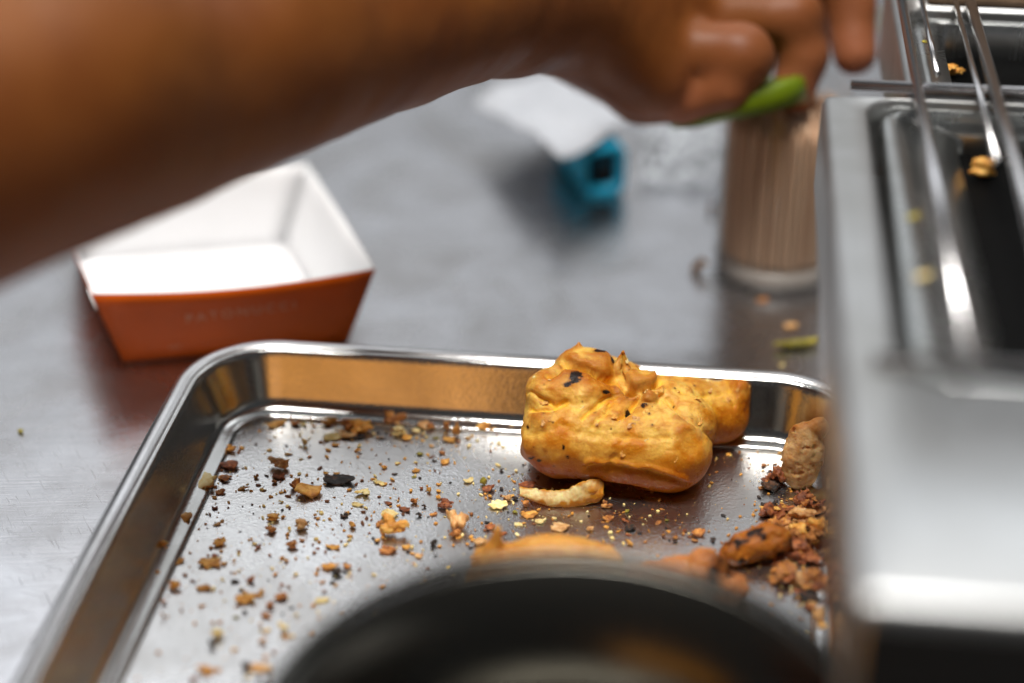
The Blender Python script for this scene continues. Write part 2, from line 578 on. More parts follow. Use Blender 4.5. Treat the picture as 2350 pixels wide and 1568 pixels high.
# ------------------------------------------------------------------ pot
def lathe(name, prof, mat, parent=None, seg=72, org=(0, 0, 0), close=False, cap=True):
    V, F = [], []
    for r, z in prof:
        for k in range(seg):
            a = 2 * math.pi * k / seg
            V.append((org[0] + r * math.cos(a), org[1] + r * math.sin(a), org[2] + z))
    m = len(prof)
    for i in range(m - 1 + (1 if close else 0)):
        i2 = (i + 1) % m
        for k in range(seg):
            F.append((i * seg + k, i * seg + (k + 1) % seg, i2 * seg + (k + 1) % seg, i2 * seg + k))
    if not close and cap:
        if prof[0][0] > 1e-6: F.append(tuple(range(seg))[::-1])
        if prof[-1][0] > 1e-6: F.append(tuple((m - 1) * seg + k for k in range(seg)))
    bm = bmesh.new()
    vs = [bm.verts.new(v) for v in V]
    for f in F: bm.faces.new([vs[q] for q in f])
    bmesh.ops.remove_doubles(bm, verts=bm.verts, dist=1e-7)
    return bm_obj(name, bm, mat, parent)

def build_pot():
    t = 0.372
    c = P(1305, 1708, t)
    R = 745 * t / FPX
    h = c[2] - FLOOR_Z
    root = empty('steel_pot', (c[0], c[1], FLOOR_Z))
    tag(root, 'dark round stainless steel pot standing open in front of the pastry', 'pot')
    lathe('body', [(0.0, 0.0), (R * 0.90, 0.0), (R * 0.95, 0.002), (R * 0.972, 0.007), (R - 0.0010, h - 0.003), (R - 0.0034, h - 0.003), (R * 0.94, 0.009), (R * 0.90, 0.004), (R * 0.86, 0.0026), (0.0, 0.0022)], M_pot, root)
    lathe('rim', [(R - 0.0006 + 0.0013 * math.cos(a), h - 0.0014 + 0.0013 * math.sin(a)) for a in [2 * math.pi * k / 12 for k in range(12)]], M_pot, root, close=True)
build_pot()

# ------------------------------------------------------------------ orange paper cartons
M_orange = plain('orange_card', (0.62, 0.10, 0.002), 0.48, 0.25, var=0.12, vscale=35, bmp=0.06, bscale=500)
M_white = plain('white_card', (0.84, 0.84, 0.85), 0.55, 0.3, var=0.03, vscale=30)
M_print = plain('pale_print', (0.72, 0.30, 0.16), 0.4)
M_kraft = plain('kraft_card', (0.95, 0.36, 0.020), 0.5, 0.4, var=0.12, vscale=25)

def carton(name, top, bot, label, h, text=False, group=None, M_orange=M_orange):
    """paper food tray: top and bottom corners (front left, front right, back right, back left), white inside, orange outside"""
    c = np.mean(bot, axis=0)
    root = empty(name, (c[0], c[1], 0))
    tag(root, label, 'carton', group)
    off = np.array([c[0], c[1], 0])
    T = [np.array([p[0], p[1], h]) - off for p in top]
    B = [np.array([p[0], p[1], 0.0006]) - off for p in bot]
    def panel(nm, quad, mat, th, sag=0.0, nu=10, nv=6):
        a, b, cc, d = quad     # bottom-left, bottom-right, top-right, top-left
        nrm = np.cross(b - a, d - a); nrm /= np.linalg.norm(nrm)
        V, F = [], []
        for j in range(nv + 1):
            for i in range(nu + 1):
                u, v = i / nu, j / nv
                p = (a * (1 - u) + b * u) * (1 - v) + (d * (1 - u) + cc * u) * v
                p = p + nrm * (sag * v * math.sin(math.pi * u)) - np.array([0, 0, abs(sag) * 0.55 * v * math.sin(math.pi * u)])
                V.append(p)
        for j in range(nv):
            for i in range(nu):
                k = j * (nu + 1) + i
                F.append((k, k + 1, k + nu + 2, k + nu + 1))
        o = mesh_obj(nm, V, F, mat, root)
        s = o.modifiers.new('sheet', 'SOLIDIFY'); s.thickness = th; s.offset = 1 if th > 0 else -1
        s.thickness = abs(th)
        return o
    names = ('front_panel', 'side_panel', 'back_panel', 'side_panel')
    for k in range(4):
        a, b = k, (k + 1) % 4
        sag = 0.0022 if k == 0 else 0.0008
        out = panel(names[k], (B[a], B[b], T[b], T[a]), M_orange, 0.00022, sag)
        inn = panel('lining', (B[a], B[b], T[b] + [0, 0, 0.0003], T[a] + [0, 0, 0.0003]), M_white, -0.00025, sag)
        inn.parent = out
    fl = mesh_obj('base_panel', [B[0] + [0, 0, .0004], B[1] + [0, 0, .0004], B[2] + [0, 0, .0004], B[3] + [0, 0, .0004]], [(0, 1, 2, 3)], M_white, root, smooth=False)
    s = fl.modifiers.new('sheet', 'SOLIDIFY'); s.thickness = 0.0006; s.offset = -1
    # rounded tuck flap at the front left corner
    ax = (T[0] - T[3]); ax /= np.linalg.norm(ax)
    upv = (T[0] - B[0]); upv /= np.linalg.norm(upv)
    V = []
    for i in range(9):
        a = math.radians(90 * i / 8)
        V.append(T[0] + ax * 0.0045 * math.sin(a) - EW * 0.0006 - upv * (0.0048 * (1 - math.cos(a))) + [0, 0, 0.0004])
    V.append(T[0] - upv * 0.0048 - ax * 0.004 - EW * 0.0006)
    V.append(T[0] - ax * 0.004 - EW * 0.0006 + [0, 0, 0.0004])
    fp = mesh_obj('corner_flap', V, [tuple(range(len(V)))], M_white, root, smooth=False)
    s = fp.modifiers.new('sheet', 'SOLIDIFY'); s.thickness = 0.0005
    if text:
        a, b, cc, d = B[0], B[1], T[1], T[0]
        ux = (b - a) / np.linalg.norm(b - a)
        nrm = np.cross(b - a, d - a); nrm /= np.linalg.norm(nrm)
        vy = np.cross(nrm, ux)
        mat = Matrix((( ux[0], vy[0], nrm[0], 0), (ux[1], vy[1], nrm[1], 0), (ux[2], vy[2], nrm[2], 0), (0, 0, 0, 1)))
        def words(nm, s, u, v, size, sp, tilt=0.0):
            cu = bpy.data.curves.new(nm, 'FONT')
            cu.body = s; cu.size = size; cu.space_character = sp; cu.extrude = 0.00003; cu.align_x = 'CENTER'
            tmp = bpy.data.objects.new(nm, cu)
            COL.objects.link(tmp)
            dg = bpy.context.evaluated_depsgraph_get(); dg.update()
            me = bpy.data.meshes.new_from_object(tmp.evaluated_get(dg))
            bpy.data.objects.remove(tmp)
            o = bpy.data.objects.new(nm, me); COL.objects.link(o)
            me.materials.clear(); me.materials.append(M_print)
            p = (a * (1 - u) + b * u) * (1 - v) + (d * (1 - u) + cc * u) * v
            p = p + nrm * (0.0022 * v * math.sin(math.pi * u) + 0.00045) - np.array([0, 0, 0.00121 * v * math.sin(math.pi * u)])
            o.matrix_local = Matrix.Translation(Vector(p)) @ mat @ Matrix.Rotation(tilt, 4, 'Z')
            o.parent = root
        words('printed_name', 'PATONUCCI', 0.52, 0.60, 0.0052, 1.35, 0.06)
        words('printed_line', '••• · · · · · · · · ·', 0.36, 0.16, 0.0040, 1.0, 0.06)
    return root

hb = 0.032
carton('paper_food_carton',
       [G(212, 676, hb), G(860, 618, hb), G(704, 376, hb), G(704, 376, hb) + (G(212, 676, hb) - G(860, 618, hb))],
       [G(285, 835, 0), G(797, 790, 0), G(652, 552, 0) - [0, 0.006, 0], G(652, 552, 0) - [0, 0.006, 0] + (G(285, 835, 0) - G(797, 790, 0))],
       'empty orange paper food carton with white inside, behind the tray and under the forearm', hb, True)
# an unseen light brown carton added in front of the tray, sloped to catch light; it shows as the orange reflection in the far wall of the tray
c2 = np.array([-0.125, 0.165, 0])
def rel(w, d): return c2 + EW * w + ED * d
carton('unseen_carton',
       [rel(-0.085, -0.032), rel(0.085, -0.032), rel(0.085, 0.004), rel(-0.085, 0.004)],
       [rel(-0.092, -0.050), rel(0.092, -0.050), rel(0.092, 0.068), rel(-0.092, 0.068)],
       'unseen light brown carton mirrored in the far wall of the tray', 0.135, M_orange=M_kraft)

# ------------------------------------------------------------------ blue box, white paper, clear film
def build_blue():
    f = G(1385, 450, 0); bk = G(1326, 372, 0)
    ax = bk - f; ax[2] = 0; ax /= np.linalg.norm(ax)
    sd = np.array([ax[1], -ax[0], 0])
    L, W, H, th = 0.040, 0.0185, 0.0212, 0.0026
    root = empty('blue_case', f)
    tag(root, 'small blue plastic case with a dark open end, under the white paper', 'case')
    M_blue = plain('blue_plastic', (0.025, 0.55, 0.88), 0.3, 0.5, var=0.1)
    prof_o = []
    r = 0.004
    for cx, cz, a0 in ((W / 2 - r, H - r, 0), (-W / 2 + r, H - r, 90), (-W / 2 + r, r, 180), (W / 2 - r, r, 270)):
        for k in range(5):
            a = math.radians(a0 + 22.5 * k)
            prof_o.append((cx + r * math.cos(a), cz + r * math.sin(a)))
    prof_i = [((x) * (W - 2 * th) / W, th + z * (H - 2 * th) / H) for x, z in prof_o]
    n = len(prof_o)
    V, F = [], []
    def ring(pr, d): 
        s = len(V); V.extend([sd * x + ax * d + np.array([0, 0, z]) for x, z in pr]); return s
    rs = [ring(prof_i, L * 0.8), ring(prof_i, 0.0005), ring(prof_o, 0), ring(prof_o, L)]
    for a, b in zip(rs, rs[1:]):
        for i in range(n):
            j = (i + 1) % n
            F.append((a + i, a + j, b + j, b + i))
    F.append(tuple(range(n))); F.append(tuple(rs[3] + i for i in range(n))[::-1])
    mesh_obj('shell', V, F, M_blue, root)
    V, F = [], []
    core = [(x * 0.97, th + (z - th) * 0.97) for x, z in prof_i]  # near-black filler stands in for the darkness inside the open end
    r0 = ring(core, 0.005); r1 = ring(core, 0.02)
    for i in range(n):
        F.append((r0 + i, r0 + (i + 1) % n, r1 + (i + 1) % n, r1 + i))
    F.append(tuple(range(n)))
    mesh_obj('dark_filler', V, F, plain('inside_dark', (0.012, 0.011, 0.012), 0.25), root)
    # paper sheet
    zc = 0.0235
    q = [G(1288, 372, zc), G(1452, 288, zc), G(1262, 140, zc), G(1082, 202, zc)]
    nu, nv = 36, 56
    V, F = [], []
    for j in range(nv + 1):
        for i in range(nu + 1):
            u, v = i / nu, j / nv
            p = (q[0] * (1 - u) + q[1] * u) * (1 - v) + (q[3] * (1 - u) + q[2] * u) * v
            z = 0.0034 * math.sin(6.0 * v + 0.8 * u) * v + 0.0040 * float(fbm([u * 3, v * 5, 2.2], 4)) + 0.0014 * abs(float(fbm([u * 9, v * 11, 6.2], 2))) - 0.0035 * (2 * u - 1) ** 2 * v - 0.012 * max(0, v - 0.72) + 0.0008
            p = p + np.array([0.0012 * math.sin(9 * v), 0, z])
            V.append(p)
    for j in range(nv):
        for i in range(nu):
            k = j * (nu + 1) + i
            F.append((k, k + 1, k + nu + 2, k + nu + 1))
    o = mesh_obj('paper_packet', V, F, plain('white_paper', (0.50, 0.52, 0.56), 0.6, 0.3, var=0.05, vscale=45))
    s = o.modifiers.new('sheet', 'SOLIDIFY'); s.thickness = 0.0008
    tag(o, 'crumpled white paper packet lying across the blue case', 'paper')
    # clear film
    m, nt, b = new_mat('clear_film')
    out = nt.nodes['Material Output']
    tr = N(nt, 'ShaderNodeBsdfTransparent'); gl = N(nt, 'ShaderNodeBsdfGlossy'); gl.inputs['Roughness'].default_value = 0.16
    mx = N(nt, 'ShaderNodeMixShader'); mx.inputs[0].default_value = 0.5
    nt.links.new(tr.outputs[0], mx.inputs[1]); nt.links.new(gl.outputs[0], mx.inputs[2]); nt.links.new(mx.outputs[0], out.inputs['Surface'])
    a = G(1460, 440, 0); bq = G(1650, 440, 0); c = G(1660, 300, 0); d = G(1470, 300, 0)
    nu = nv = 22
    V, F = [], []
    for j in range(nv + 1):
        for i in range(nu + 1):
            u, v = i / nu, j / nv
            p = (a * (1 - u) + bq * u) * (1 - v) + (d * (1 - u) + c * u) * v
            e = float(fbm([u * 3.1, v * 3.1, 5.1], 3))
            z = 0.0008 + 0.007 * abs(e) + 0.004 * abs(float(fbm([u * 6, v * 5, 9], 2)))
            V.append(p + np.array([0.004 * float(fbm([u * 2, v * 6, 1], 2)), 0.004 * float(fbm([u * 6, v * 2, 3], 2)), z]))
    for j in range(nv):
        for i in range(nu):
            k = j * (nu + 1) + i
            F.append((k, k + 1, k + nu + 2, k + nu + 1))
    o = mesh_obj('plastic_film', V, F, m)
    tag(o, 'crinkled clear plastic film on the counter between blue case and jar', 'film')
build_blue()

# ------------------------------------------------------------------ toothpick jar
def build_jar():
    c = G(1778, 612, 0)
    R, H = 0.0232, 0.072
    root = empty('toothpick_jar', c)
    tag(root, 'clear plastic jar packed with upright wooden toothpicks, under the hand', 'jar')
    m, nt, b = new_mat('clear_plastic')
    out = nt.nodes['Material Output']
    tr = N(nt, 'ShaderNodeBsdfTransparent'); tr.inputs[0].default_value = (0.95, 0.95, 0.94, 1)
    gl = N(nt, 'ShaderNodeBsdfGlossy'); gl.inputs['Roughness'].default_value = 0.08
    df = N(nt, 'ShaderNodeBsdfDiffuse'); df.inputs['Color'].default_value = (0.75, 0.74, 0.72, 1)
    lw = N(nt, 'ShaderNodeLayerWeight'); lw.inputs['Blend'].default_value = 0.35
    m1 = N(nt, 'ShaderNodeMixShader'); m2 = N(nt, 'ShaderNodeMixShader')
    f = math_n(nt, 'MULTIPLY_ADD', math_n(nt, 'POWER', lw.outputs['Facing'], 2.0), 0.35); f.node.inputs[2].default_value = 0.03
    f2 = math_n(nt, 'MULTIPLY_ADD', math_n(nt, 'POWER', lw.outputs['Facing'], 2.0), 0.55); f2.node.inputs[2].default_value = 0.03
    nt.links.new(f2, m1.inputs[0]); nt.links.new(tr.outputs[0], m1.inputs[1]); nt.links.new(df.outputs[0], m1.inputs[2])
    nt.links.new(f, m2.inputs[0]); nt.links.new(m1.outputs[0], m2.inputs[1]); nt.links.new(gl.outputs[0], m2.inputs[2])
    nt.links.new(m2.outputs[0], out.inputs['Surface'])
    lathe('body', [(0.0, 0.0), (R - 0.003, 0.0), (R - 0.0008, 0.0008), (R, 0.003), (R, 0.0072), (R - 0.0006, 0.0082), (R - 0.0006, H), (0.0, H)][:-1], m, root, cap=False)
    base = lathe('base', [(0.0, 0.0010), (R - 0.0022, 0.0010), (R - 0.0014, 0.0020), (R - 0.0014, 0.0060), (R - 0.003, 0.0070), (0, 0.0070)], plain('cloudy_plastic', (0.40, 0.36, 0.33), 0.25), root)
    # toothpicks
    M_wood = None
    m, nt, b = new_mat('toothpick_wood')
    v = mapped(nt, (500, 500, 12))
    nt.links.new(ramp(nt, noise(nt, v, 1, 3), [(0.3, (0.56, 0.33, 0.20)), (0.6, (0.78, 0.54, 0.36)), (0.8, (0.86, 0.66, 0.48))]).outputs['Color'], b.inputs['Base Color'])
    b.inputs['Roughness'].default_value = 0.6
    rnd = random.Random(5)
    bm = bmesh.new()
    pts = []
    for ring_r, n in ((R - 0.0034, 50), (R - 0.0056, 40), (R - 0.0078, 32), (R - 0.0100, 24), (R - 0.013, 16)):
        for k in range(n):
            a = 2 * math.pi * (k + 0.3 * rnd.random()) / n
            pts.append((ring_r * math.cos(a), ring_r * math.sin(a)))
    for x, y in pts:
        h = 0.064 + rnd.uniform(-0.002, 0.002)
        tx, ty = rnd.uniform(-0.0004, 0.0004), rnd.uniform(-0.0004, 0.0004)
        vs = []
        for z, r in ((0.0076, 0.0004), (0.012, 0.00105), (h - 0.006, 0.00105), (h, 0.0003)):
            vs.append([bm.verts.new((x + tx * z / h + r * math.cos(q * math.pi / 3), y + ty * z / h + r * math.sin(q * math.pi / 3), z)) for q in range(6)])
        for A, B in zip(vs, vs[1:]):
            for q in range(6):
                bm.faces.new((A[q], A[(q + 1) % 6], B[(q + 1) % 6], B[q]))
        bm.faces.new(vs[-1])
    o = bm_obj('toothpicks', bm, m)
    o.location = tuple(c)
    tag(o, 'dense bundle of upright wooden toothpicks inside the clear jar', 'toothpicks', kind='stuff')
    # lid, tipped up on one side in the fingers
    m = plain('green_plastic', (0.13, 0.19, 0.002), 0.35, 0.5, Subsurface_Weight=0.2, Subsurface_Radius=(0.003, 0.004, 0.001))
    lc = P(1692, 230, 0.648)
    RL = 0.0245
    lid = lathe('green_lid', [(0, 0.0045), (RL - 0.003, 0.0045), (RL - 0.0008, 0.0038), (RL, 0.0022), (RL, -0.0050), (RL - 0.0012, -0.0050), (RL - 0.0014, 0.0018), (RL - 0.003, 0.0028), (0, 0.0028)], m)
    lid.location = tuple(lc)
    lid.rotation_euler = (math.radians(-20), math.radians(-13), 0)
    tag(lid, 'green round plastic lid tipped up in the fingers above the toothpick jar', 'lid')
build_jar()

# ------------------------------------------------------------------ arm and hand
def build_person():
    A = lambda x, y, t: P(x, y, t)
    seg = [  # forearm
        (A(-620, 480, 0.36), A(-150, 320, 0.40), 0.0365, 0.0352),
        (A(-150, 320, 0.40), A(320, 190, 0.452), 0.0352, 0.0324),
        (A(320, 190, 0.452), A(760, 72, 0.51), 0.0324, 0.0275),
        (A(760, 72, 0.51), A(1090, -8, 0.565), 0.0275, 0.0255),
        (A(1090, -8, 0.565), A(1330, 5, 0.612), 0.0255, 0.0220),
        (A(1330, 5, 0.612), A(1520, 25, 0.642), 0.0220, 0.0185),
        (A(1310, 45, 0.608), A(1480, 160, 0.630), 0.0170, 0.0170),
    ]
    fing = [
        # little finger, curled back
        [(A(1490, 110, 0.634), 0.0125), (A(1700, 130, 0.626), 0.0105), (A(1668, 200, 0.628), 0.0088), (A(1565, 236, 0.634), 0.0080)],
        # ring finger, bent down on to the lid
        [(A(1500, 40, 0.645), 0.0125), (A(1815, 40, 0.645), 0.0102), (A(1842, 130, 0.648), 0.0090), (A(1822, 205, 0.650), 0.0078)],
        # middle finger, pointing down past the jar
        [(A(1490, -20, 0.655), 0.0125), (A(1880, -75, 0.662), 0.0102), (A(1950, 20, 0.664), 0.0092), (A(1962, 125, 0.662), 0.0082)],
        # first finger behind
        [(A(1480, -80, 0.668), 0.0125), (A(1850, -130, 0.682), 0.0102), (A(1900, -30, 0.688), 0.0090), (A(1880, 60, 0.690), 0.0080)],
        # thumb under the palm
        [(A(1330, 90, 0.650), 0.0165), (A(1480, 190, 0.650), 0.0135), (A(1590, 215, 0.652), 0.0115), (A(1690, 205, 0.655), 0.0095)],
    ]
    def fn(X):
        d = None
        for a, b, r1, r2 in seg:
            q = sd_cone(X, a, b, r1, r2)
            d = q if d is None else (np.minimum(d, q) if b is not seg[-1][1] else smin(d, q, 0.010))
        # tendons on the back of the hand
        for f in fing[:4]:
            d = smin(d, sd_cone(X, A(1230, -40, 0.598), f[0][0] + _UP * 0.0062 - _FW * 0.002, 0.012, 0.0085), 0.004)
        # muscle and wrist forms
        for c, r, k in ((A(150, 130, 0.42), 0.025, 0.02), (A(560, 50, 0.48), 0.021, 0.02), (A(1180, 50, 0.575), 0.0115, 0.012), (A(1220, -60, 0.59), 0.014, 0.012)):
            d = smin(d, np.linalg.norm(X - c, axis=-1) - r, k)
        for f in fing:
            e = None
            for (a, r1), (b, r2) in zip(f, f[1:]):
                q = sd_cone(X, a, b, r1, r2)
                e = q if e is None else smin(e, q, 0.003)
            # knuckle swelling
            e = smin(e, np.linalg.norm(X - f[1][0], axis=-1) - f[1][1] * 1.06, 0.003)
            d = smin(d, e, 0.0035)
        return d
    ends = [p for s in seg for p in s[:2]] + [p for f in fing for p, _ in f]
    lo = np.min(ends, axis=0) - 0.047; hi = np.max(ends, axis=0) + 0.047
    V, F = surface_nets(fn, lo, hi, 0.0019)
    V = relax(V, F, 2, 0.4)
    Nn = v_normals(V, F)
    V = V + Nn * (0.0006 * fbm(V * 70, 2) + 0.00012 * fbm(V * 420, 3))[:, None]
    o = mesh_obj('person', V, F)
    # skin
    m, nt, b = new_mat('skin')
    v = mapped(nt)
    f1 = ramp(nt, noise(nt, v, 28, 4), [(0.3, 0.0), (0.7, 1.0)]).outputs['Color']
    f2 = noise(nt, v, 900, 3)
    c = mixc(nt, f1, (0.150, 0.041, 0.0055), (0.215, 0.069, 0.011))
    nt.links.new(mixc(nt, math_n(nt, 'MULTIPLY', f2, 0.25), c, (0.11, 0.028, 0.005)), b.inputs['Base Color'])
    b.inputs['Roughness'].default_value = 0.50
    b.inputs['Specular IOR Level'].default_value = 0.30
    b.inputs['Subsurface Weight'].default_value = 0.15
    b.inputs['Subsurface Radius'].default_value = (0.006, 0.0025, 0.0012)
    b.inputs['Subsurface Scale'].default_value = 1.0
    bump(nt, b, noise(nt, v, 500, 4), 0.18, 0.0004)
    o.data.materials.append(m)
    w = np.zeros(len(V))
    for f in fing:
        for (c, r), g in zip(f[1:], (0.45, 0.6, 1.0)):
            w = np.maximum(w, g * np.exp(-np.sum((V - c) ** 2, 1) / 0.014 ** 2))
    set_color_attr(o, np.repeat(w[:, None], 3, 1), 'flush')
    at = N(nt, 'ShaderNodeAttribute', attribute_name='flush')
    src = b.inputs['Base Color'].links[0].from_socket
    nt.links.new(mixc(nt, at.outputs['Fac'], src, (0.36, 0.125, 0.060)), b.inputs['Base Color'])
    tag(o, 'bare brown forearm and hand reaching across to grip the green lid', 'person')
build_person()

# ------------------------------------------------------------------ the pastry
PX0, PY0, SC = 1450.0, 1110.0, 7.46           # picture place of the pastry's foot, picture units per mm
ELEV = math.radians(34.4)
P_ORG = G(PX0, PY0, FLOOR_Z)
def loc_mm(px, py, Y):
    """pastry frame in mm: X across, Y away from the lens, Z up"""
    return np.array([(px - PX0) / SC, Y, ((PY0 - py) / SC - math.sin(ELEV) * Y) / math.cos(ELEV)])
def to_px(V):
    return np.stack([PX0 + SC * V[:, 0], PY0 - SC * (math.cos(ELEV) * V[:, 2] + math.sin(ELEV) * V[:, 1])], 1)
def seg_dist(Q, poly):
    best = np.full(len(Q), 1e9)
    for a, b in zip(poly, poly[1:]):
        a, b = np.array(a, float), np.array(b, float)
        h = np.clip(((Q - a) @ (b - a)) / ((b - a) @ (b - a)), 0, 1)
        best = np.minimum(best, np.linalg.norm(Q - a - h[:, None] * (b - a), axis=1))
    return best

def pastry_material():
    m, nt, b = new_mat('fried_dough')
    at = N(nt, 'ShaderNodeAttribute', attribute_name='tint')
    v = mapped(nt)
    n1 = noise(nt, v, 330, 5, 0.62, 0.6)
    n2 = noise(nt, v, 1400, 4, 0.6)
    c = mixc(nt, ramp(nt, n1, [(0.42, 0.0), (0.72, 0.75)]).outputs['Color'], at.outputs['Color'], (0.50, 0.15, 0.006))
    c = mixc(nt, ramp(nt, n2, [(0.56, 0.0), (0.74, 0.5)]).outputs['Color'], c, (0.84, 0.47, 0.05))
    n4 = noise(nt, v, 520, 3, 0.6)
    c = mixc(nt, ramp(nt, n4, [(0.70, 0.0), (0.76, 0.7)]).outputs['Color'], c, (0.16, 0.04, 0.008))
    # the charred tint stays charred
    cv = N(nt, 'ShaderNodeAttribute', attribute_name='tint')
    ch = math_n(nt, 'SUBTRACT', 1.0, cv.outputs['Alpha'], True)
    n5 = noise(nt, v, 1100, 4, 0.7, 0.5)
    c = mixc(nt, ramp(nt, ch, [(0.04, 0.0), (0.6, 0.85)]).outputs['Color'], c, (0.20, 0.055, 0.010))
    chn = math_n(nt, 'ADD', ch, math_n(nt, 'MULTIPLY', math_n(nt, 'SUBTRACT', n5, 0.5), 1.9))
    c = mixc(nt, ramp(nt, chn, [(0.42, 0.0), (0.62, 1.0)]).outputs['Color'], c, (0.014, 0.007, 0.005))
    nt.links.new(c, b.inputs['Base Color'])
    nt.links.new(ramp(nt, n1, [(0.3, 0.20), (0.7, 0.44)]).outputs['Color'], b.inputs['Roughness'])
    b.inputs['Specular IOR Level'].default_value = 0.17
    b.inputs['Coat Weight'].default_value = 0.0
    b.inputs['Coat Roughness'].default_value = 0.2
    b.inputs['Subsurface Weight'].default_value = 0.38
    b.inputs['Subsurface Radius'].default_value = (0.0035, 0.0014, 0.0004)
    b.inputs['Subsurface Scale'].default_value = 1.0
    vs = mapped(nt, (560, 640, 600), (0.2, 0.5, 0.35))
    bump(nt, b, noise(nt, vs, 1, 5, 0.65, 0.8), 0.40, 0.0007)
    bump(nt, b, n2, 0.7, 0.00028)
    return m
M_dough = pastry_material()

PASTRY = []
def build_pastry():
    E = loc_mm
    def fn(X):
        d = sd_cone(X, E(1285, 1002, 4.5), E(1530, 1036, 1.5), 12.2, 13.2)
        d = smin(d, sd_cone(X, E(1290, 985, 14), E(1560, 985, 14), 12.0, 12.0), 2.0)
        d = smin(d, sd_ell(X, E(1345, 880, 22), (11.2, 10.5, 11.4)), 1.6)
        d = smin(d, sd_cone(X, E(1285, 918, 12), E(1345, 930, 11), 10.2, 9.5), 2.0)
        d = smin(d, sd_ell(X, E(1248, 905, 11), (5.6, 7, 6.0)), 2.0)
        d = smin(d, sd_cone(X, E(1425, 945, 13), E(1475, 930, 15), 9.5, 10.5), 1.6)
        d = smin(d, sd_cone(X, E(1530, 945, 16), E(1562, 985, 10), 10.0, 10.5), 1.8)
        d = smin(d, sd_cone(X, E(1530, 938, 22), E(1658, 945, 25), 10.8, 9.9), 1.0)
        d = smin(d, sd_ell(X, E(1690, 905, 26), (5.6, 6, 5.0)), 1.5)
        d = smin(d, sd_cone(X, E(1216, 1036, 3), E(1270, 1025, 5), 2.0, 8.5), 2.0)
        d = smin(d, sd_cone(X, E(1222, 975, 8), E(1260, 975, 10), 3.0, 9.0), 2.5)
        d = smin(d, sd_cone(X, E(1285, 1045, 2), E(1330, 1045, 5), 6.2, 6.0), 2.0)
        d = smin(d, sd_cone(X, E(1428, 850, 20), E(1430, 814, 21), 2.6, 0.7), 0.8)
        d = smin(d, sd_cone(X, E(1330, 815, 24), E(1331, 790, 25), 3.0, 0.8), 1.2)
        d = smin(d, sd_ell(X, E(1220, 944, 9), (1.8, 1.8, 1.9)), 0.8)
        d = smin(d, sd_ell(X, E(1400, 905, 26), (14, 12, 12)), 1.6)     # mass at the back
        d = smin(d, sd_ell(X, E(1560, 930, 30), (14, 9, 9)), 1.6)
        d = d + 0.6 * fbm(X / 9.0, 2) + 0.18 * fbm(X / 3.4 + 3, 2)
        # torn, nearly flat end
        d = np.maximum(d, -(X[..., 0] - E(1207, 990, 8)[0]) * 0.96 + 0.28 * (X[..., 1] - 8) * 0.6 + 0.8 * fbm(X / 3.0 + 60, 2) - 0.9 * np.exp(-((X[..., 2] - 6.5) / 3.5) ** 2))
        # hollow under the front so that it stands on two feet
        d = np.maximum(d, -sd_ell(X, E(1385, 1112, -4), (14, 8, 3.0)))
        return np.maximum(d, -X[..., 2] + 0.0)
    V, F = surface_nets(fn, (-38, -17, -1.0), (43, 46, 46), 0.42)
    V = relax(V, F, 1, 0.4)
    for it in range(2):
        pass
    Nn = v_normals(V, F)
    Q = to_px(V)
    vd = np.array([0, -math.cos(ELEV), math.sin(ELEV)])
    face = np.clip((Nn @ vd + 0.05) / 0.35, 0, 1) * (V[:, 1] < 34)
    disp = np.zeros(len(V))
    wob = 7 * np.stack([fbm(V / 4.0 + 5, 2), fbm(V / 4.0 + 9, 2)], 1)
    Qw = Q + wob
    creases = [
        ([(1258, 866), (1300, 846), (1335, 850), (1375, 870), (1415, 880), (1440, 900)], 4.6, 7),
        ([(1437, 902), (1470, 897), (1500, 888), (1522, 868)], 4.0, 9),
        ([(1430, 825), (1431, 855), (1438, 895)], 3.8, 7),
        ([(1415, 965), (1440, 945), (1458, 922), (1472, 900), (1500, 905)], 2.4, 5),
        ([(1216, 905), (1245, 926), (1275, 938), (1300, 928)], 1.3, 5),
        ([(1228, 948), (1262, 950), (1296, 936)], 1.0, 5),
        ([(1335, 962), (1365, 940), (1392, 918), (1430, 908)], 1.2, 6),
        ([(1360, 985), (1385, 955), (1400, 935)], 0.8, 5),
        ([(1505, 905), (1535, 925), (1555, 955), (1598, 985), (1632, 1010)], 1.2, 6),
        ([(1530, 880), (1525, 905), (1505, 930)], 1.1, 6),
        ([(1505, 850), (1520, 875), (1515, 895)], 1.0, 5),
        ([(1555, 905), (1600, 912), (1650, 905), (1690, 890)], 0.7, 6),
        ([(1675, 868), (1682, 900), (1690, 930)], 0.8, 5),
        ([(1230, 1000), (1290, 985), (1360, 1005), (1440, 1010), (1520, 1010)], 0.6, 12),
        ([(1345, 1072), (1420, 1075), (1490, 1092), (1565, 1110)], 1.1, 7),
        ([(1390, 1080), (1400, 1050)], 0.9, 8),
    ]
    for poly, dep, w in creases:
        disp -= dep * np.exp(-(seg_dist(Qw, poly) / w) ** 2)
    bumps = [(1480, 917, 24, 2.4), (1420, 915, 20, 1.6), (1345, 895, 26, 1.4), (1312, 872, 18, 0.8), (1552, 985, 22, 1.3), (1500, 970, 26, 1.2), (1385, 832, 28, 1.4),
             (1708, 885, 16, 1.2), (1600, 880, 30, 1.0), (1305, 815, 22, 1.0), (1450, 868, 16, 1.4), (1510, 862, 14, 1.0), (1240, 965, 22, 1.0), (1215, 1030, 16, 0.8), (1590, 1060, 34, 1.0)]
    for x, y, r, a in bumps:
        disp += a * np.exp(-(((Qw[:, 0] - x) ** 2 + (Qw[:, 1] - y) ** 2) / r ** 2))
    disp += 0.9 * np.exp(-(seg_dist(Qw, [(1340, 1060), (1420, 1064), (1500, 1080), (1565, 1098)]) / 5) ** 2)
    disp *= face
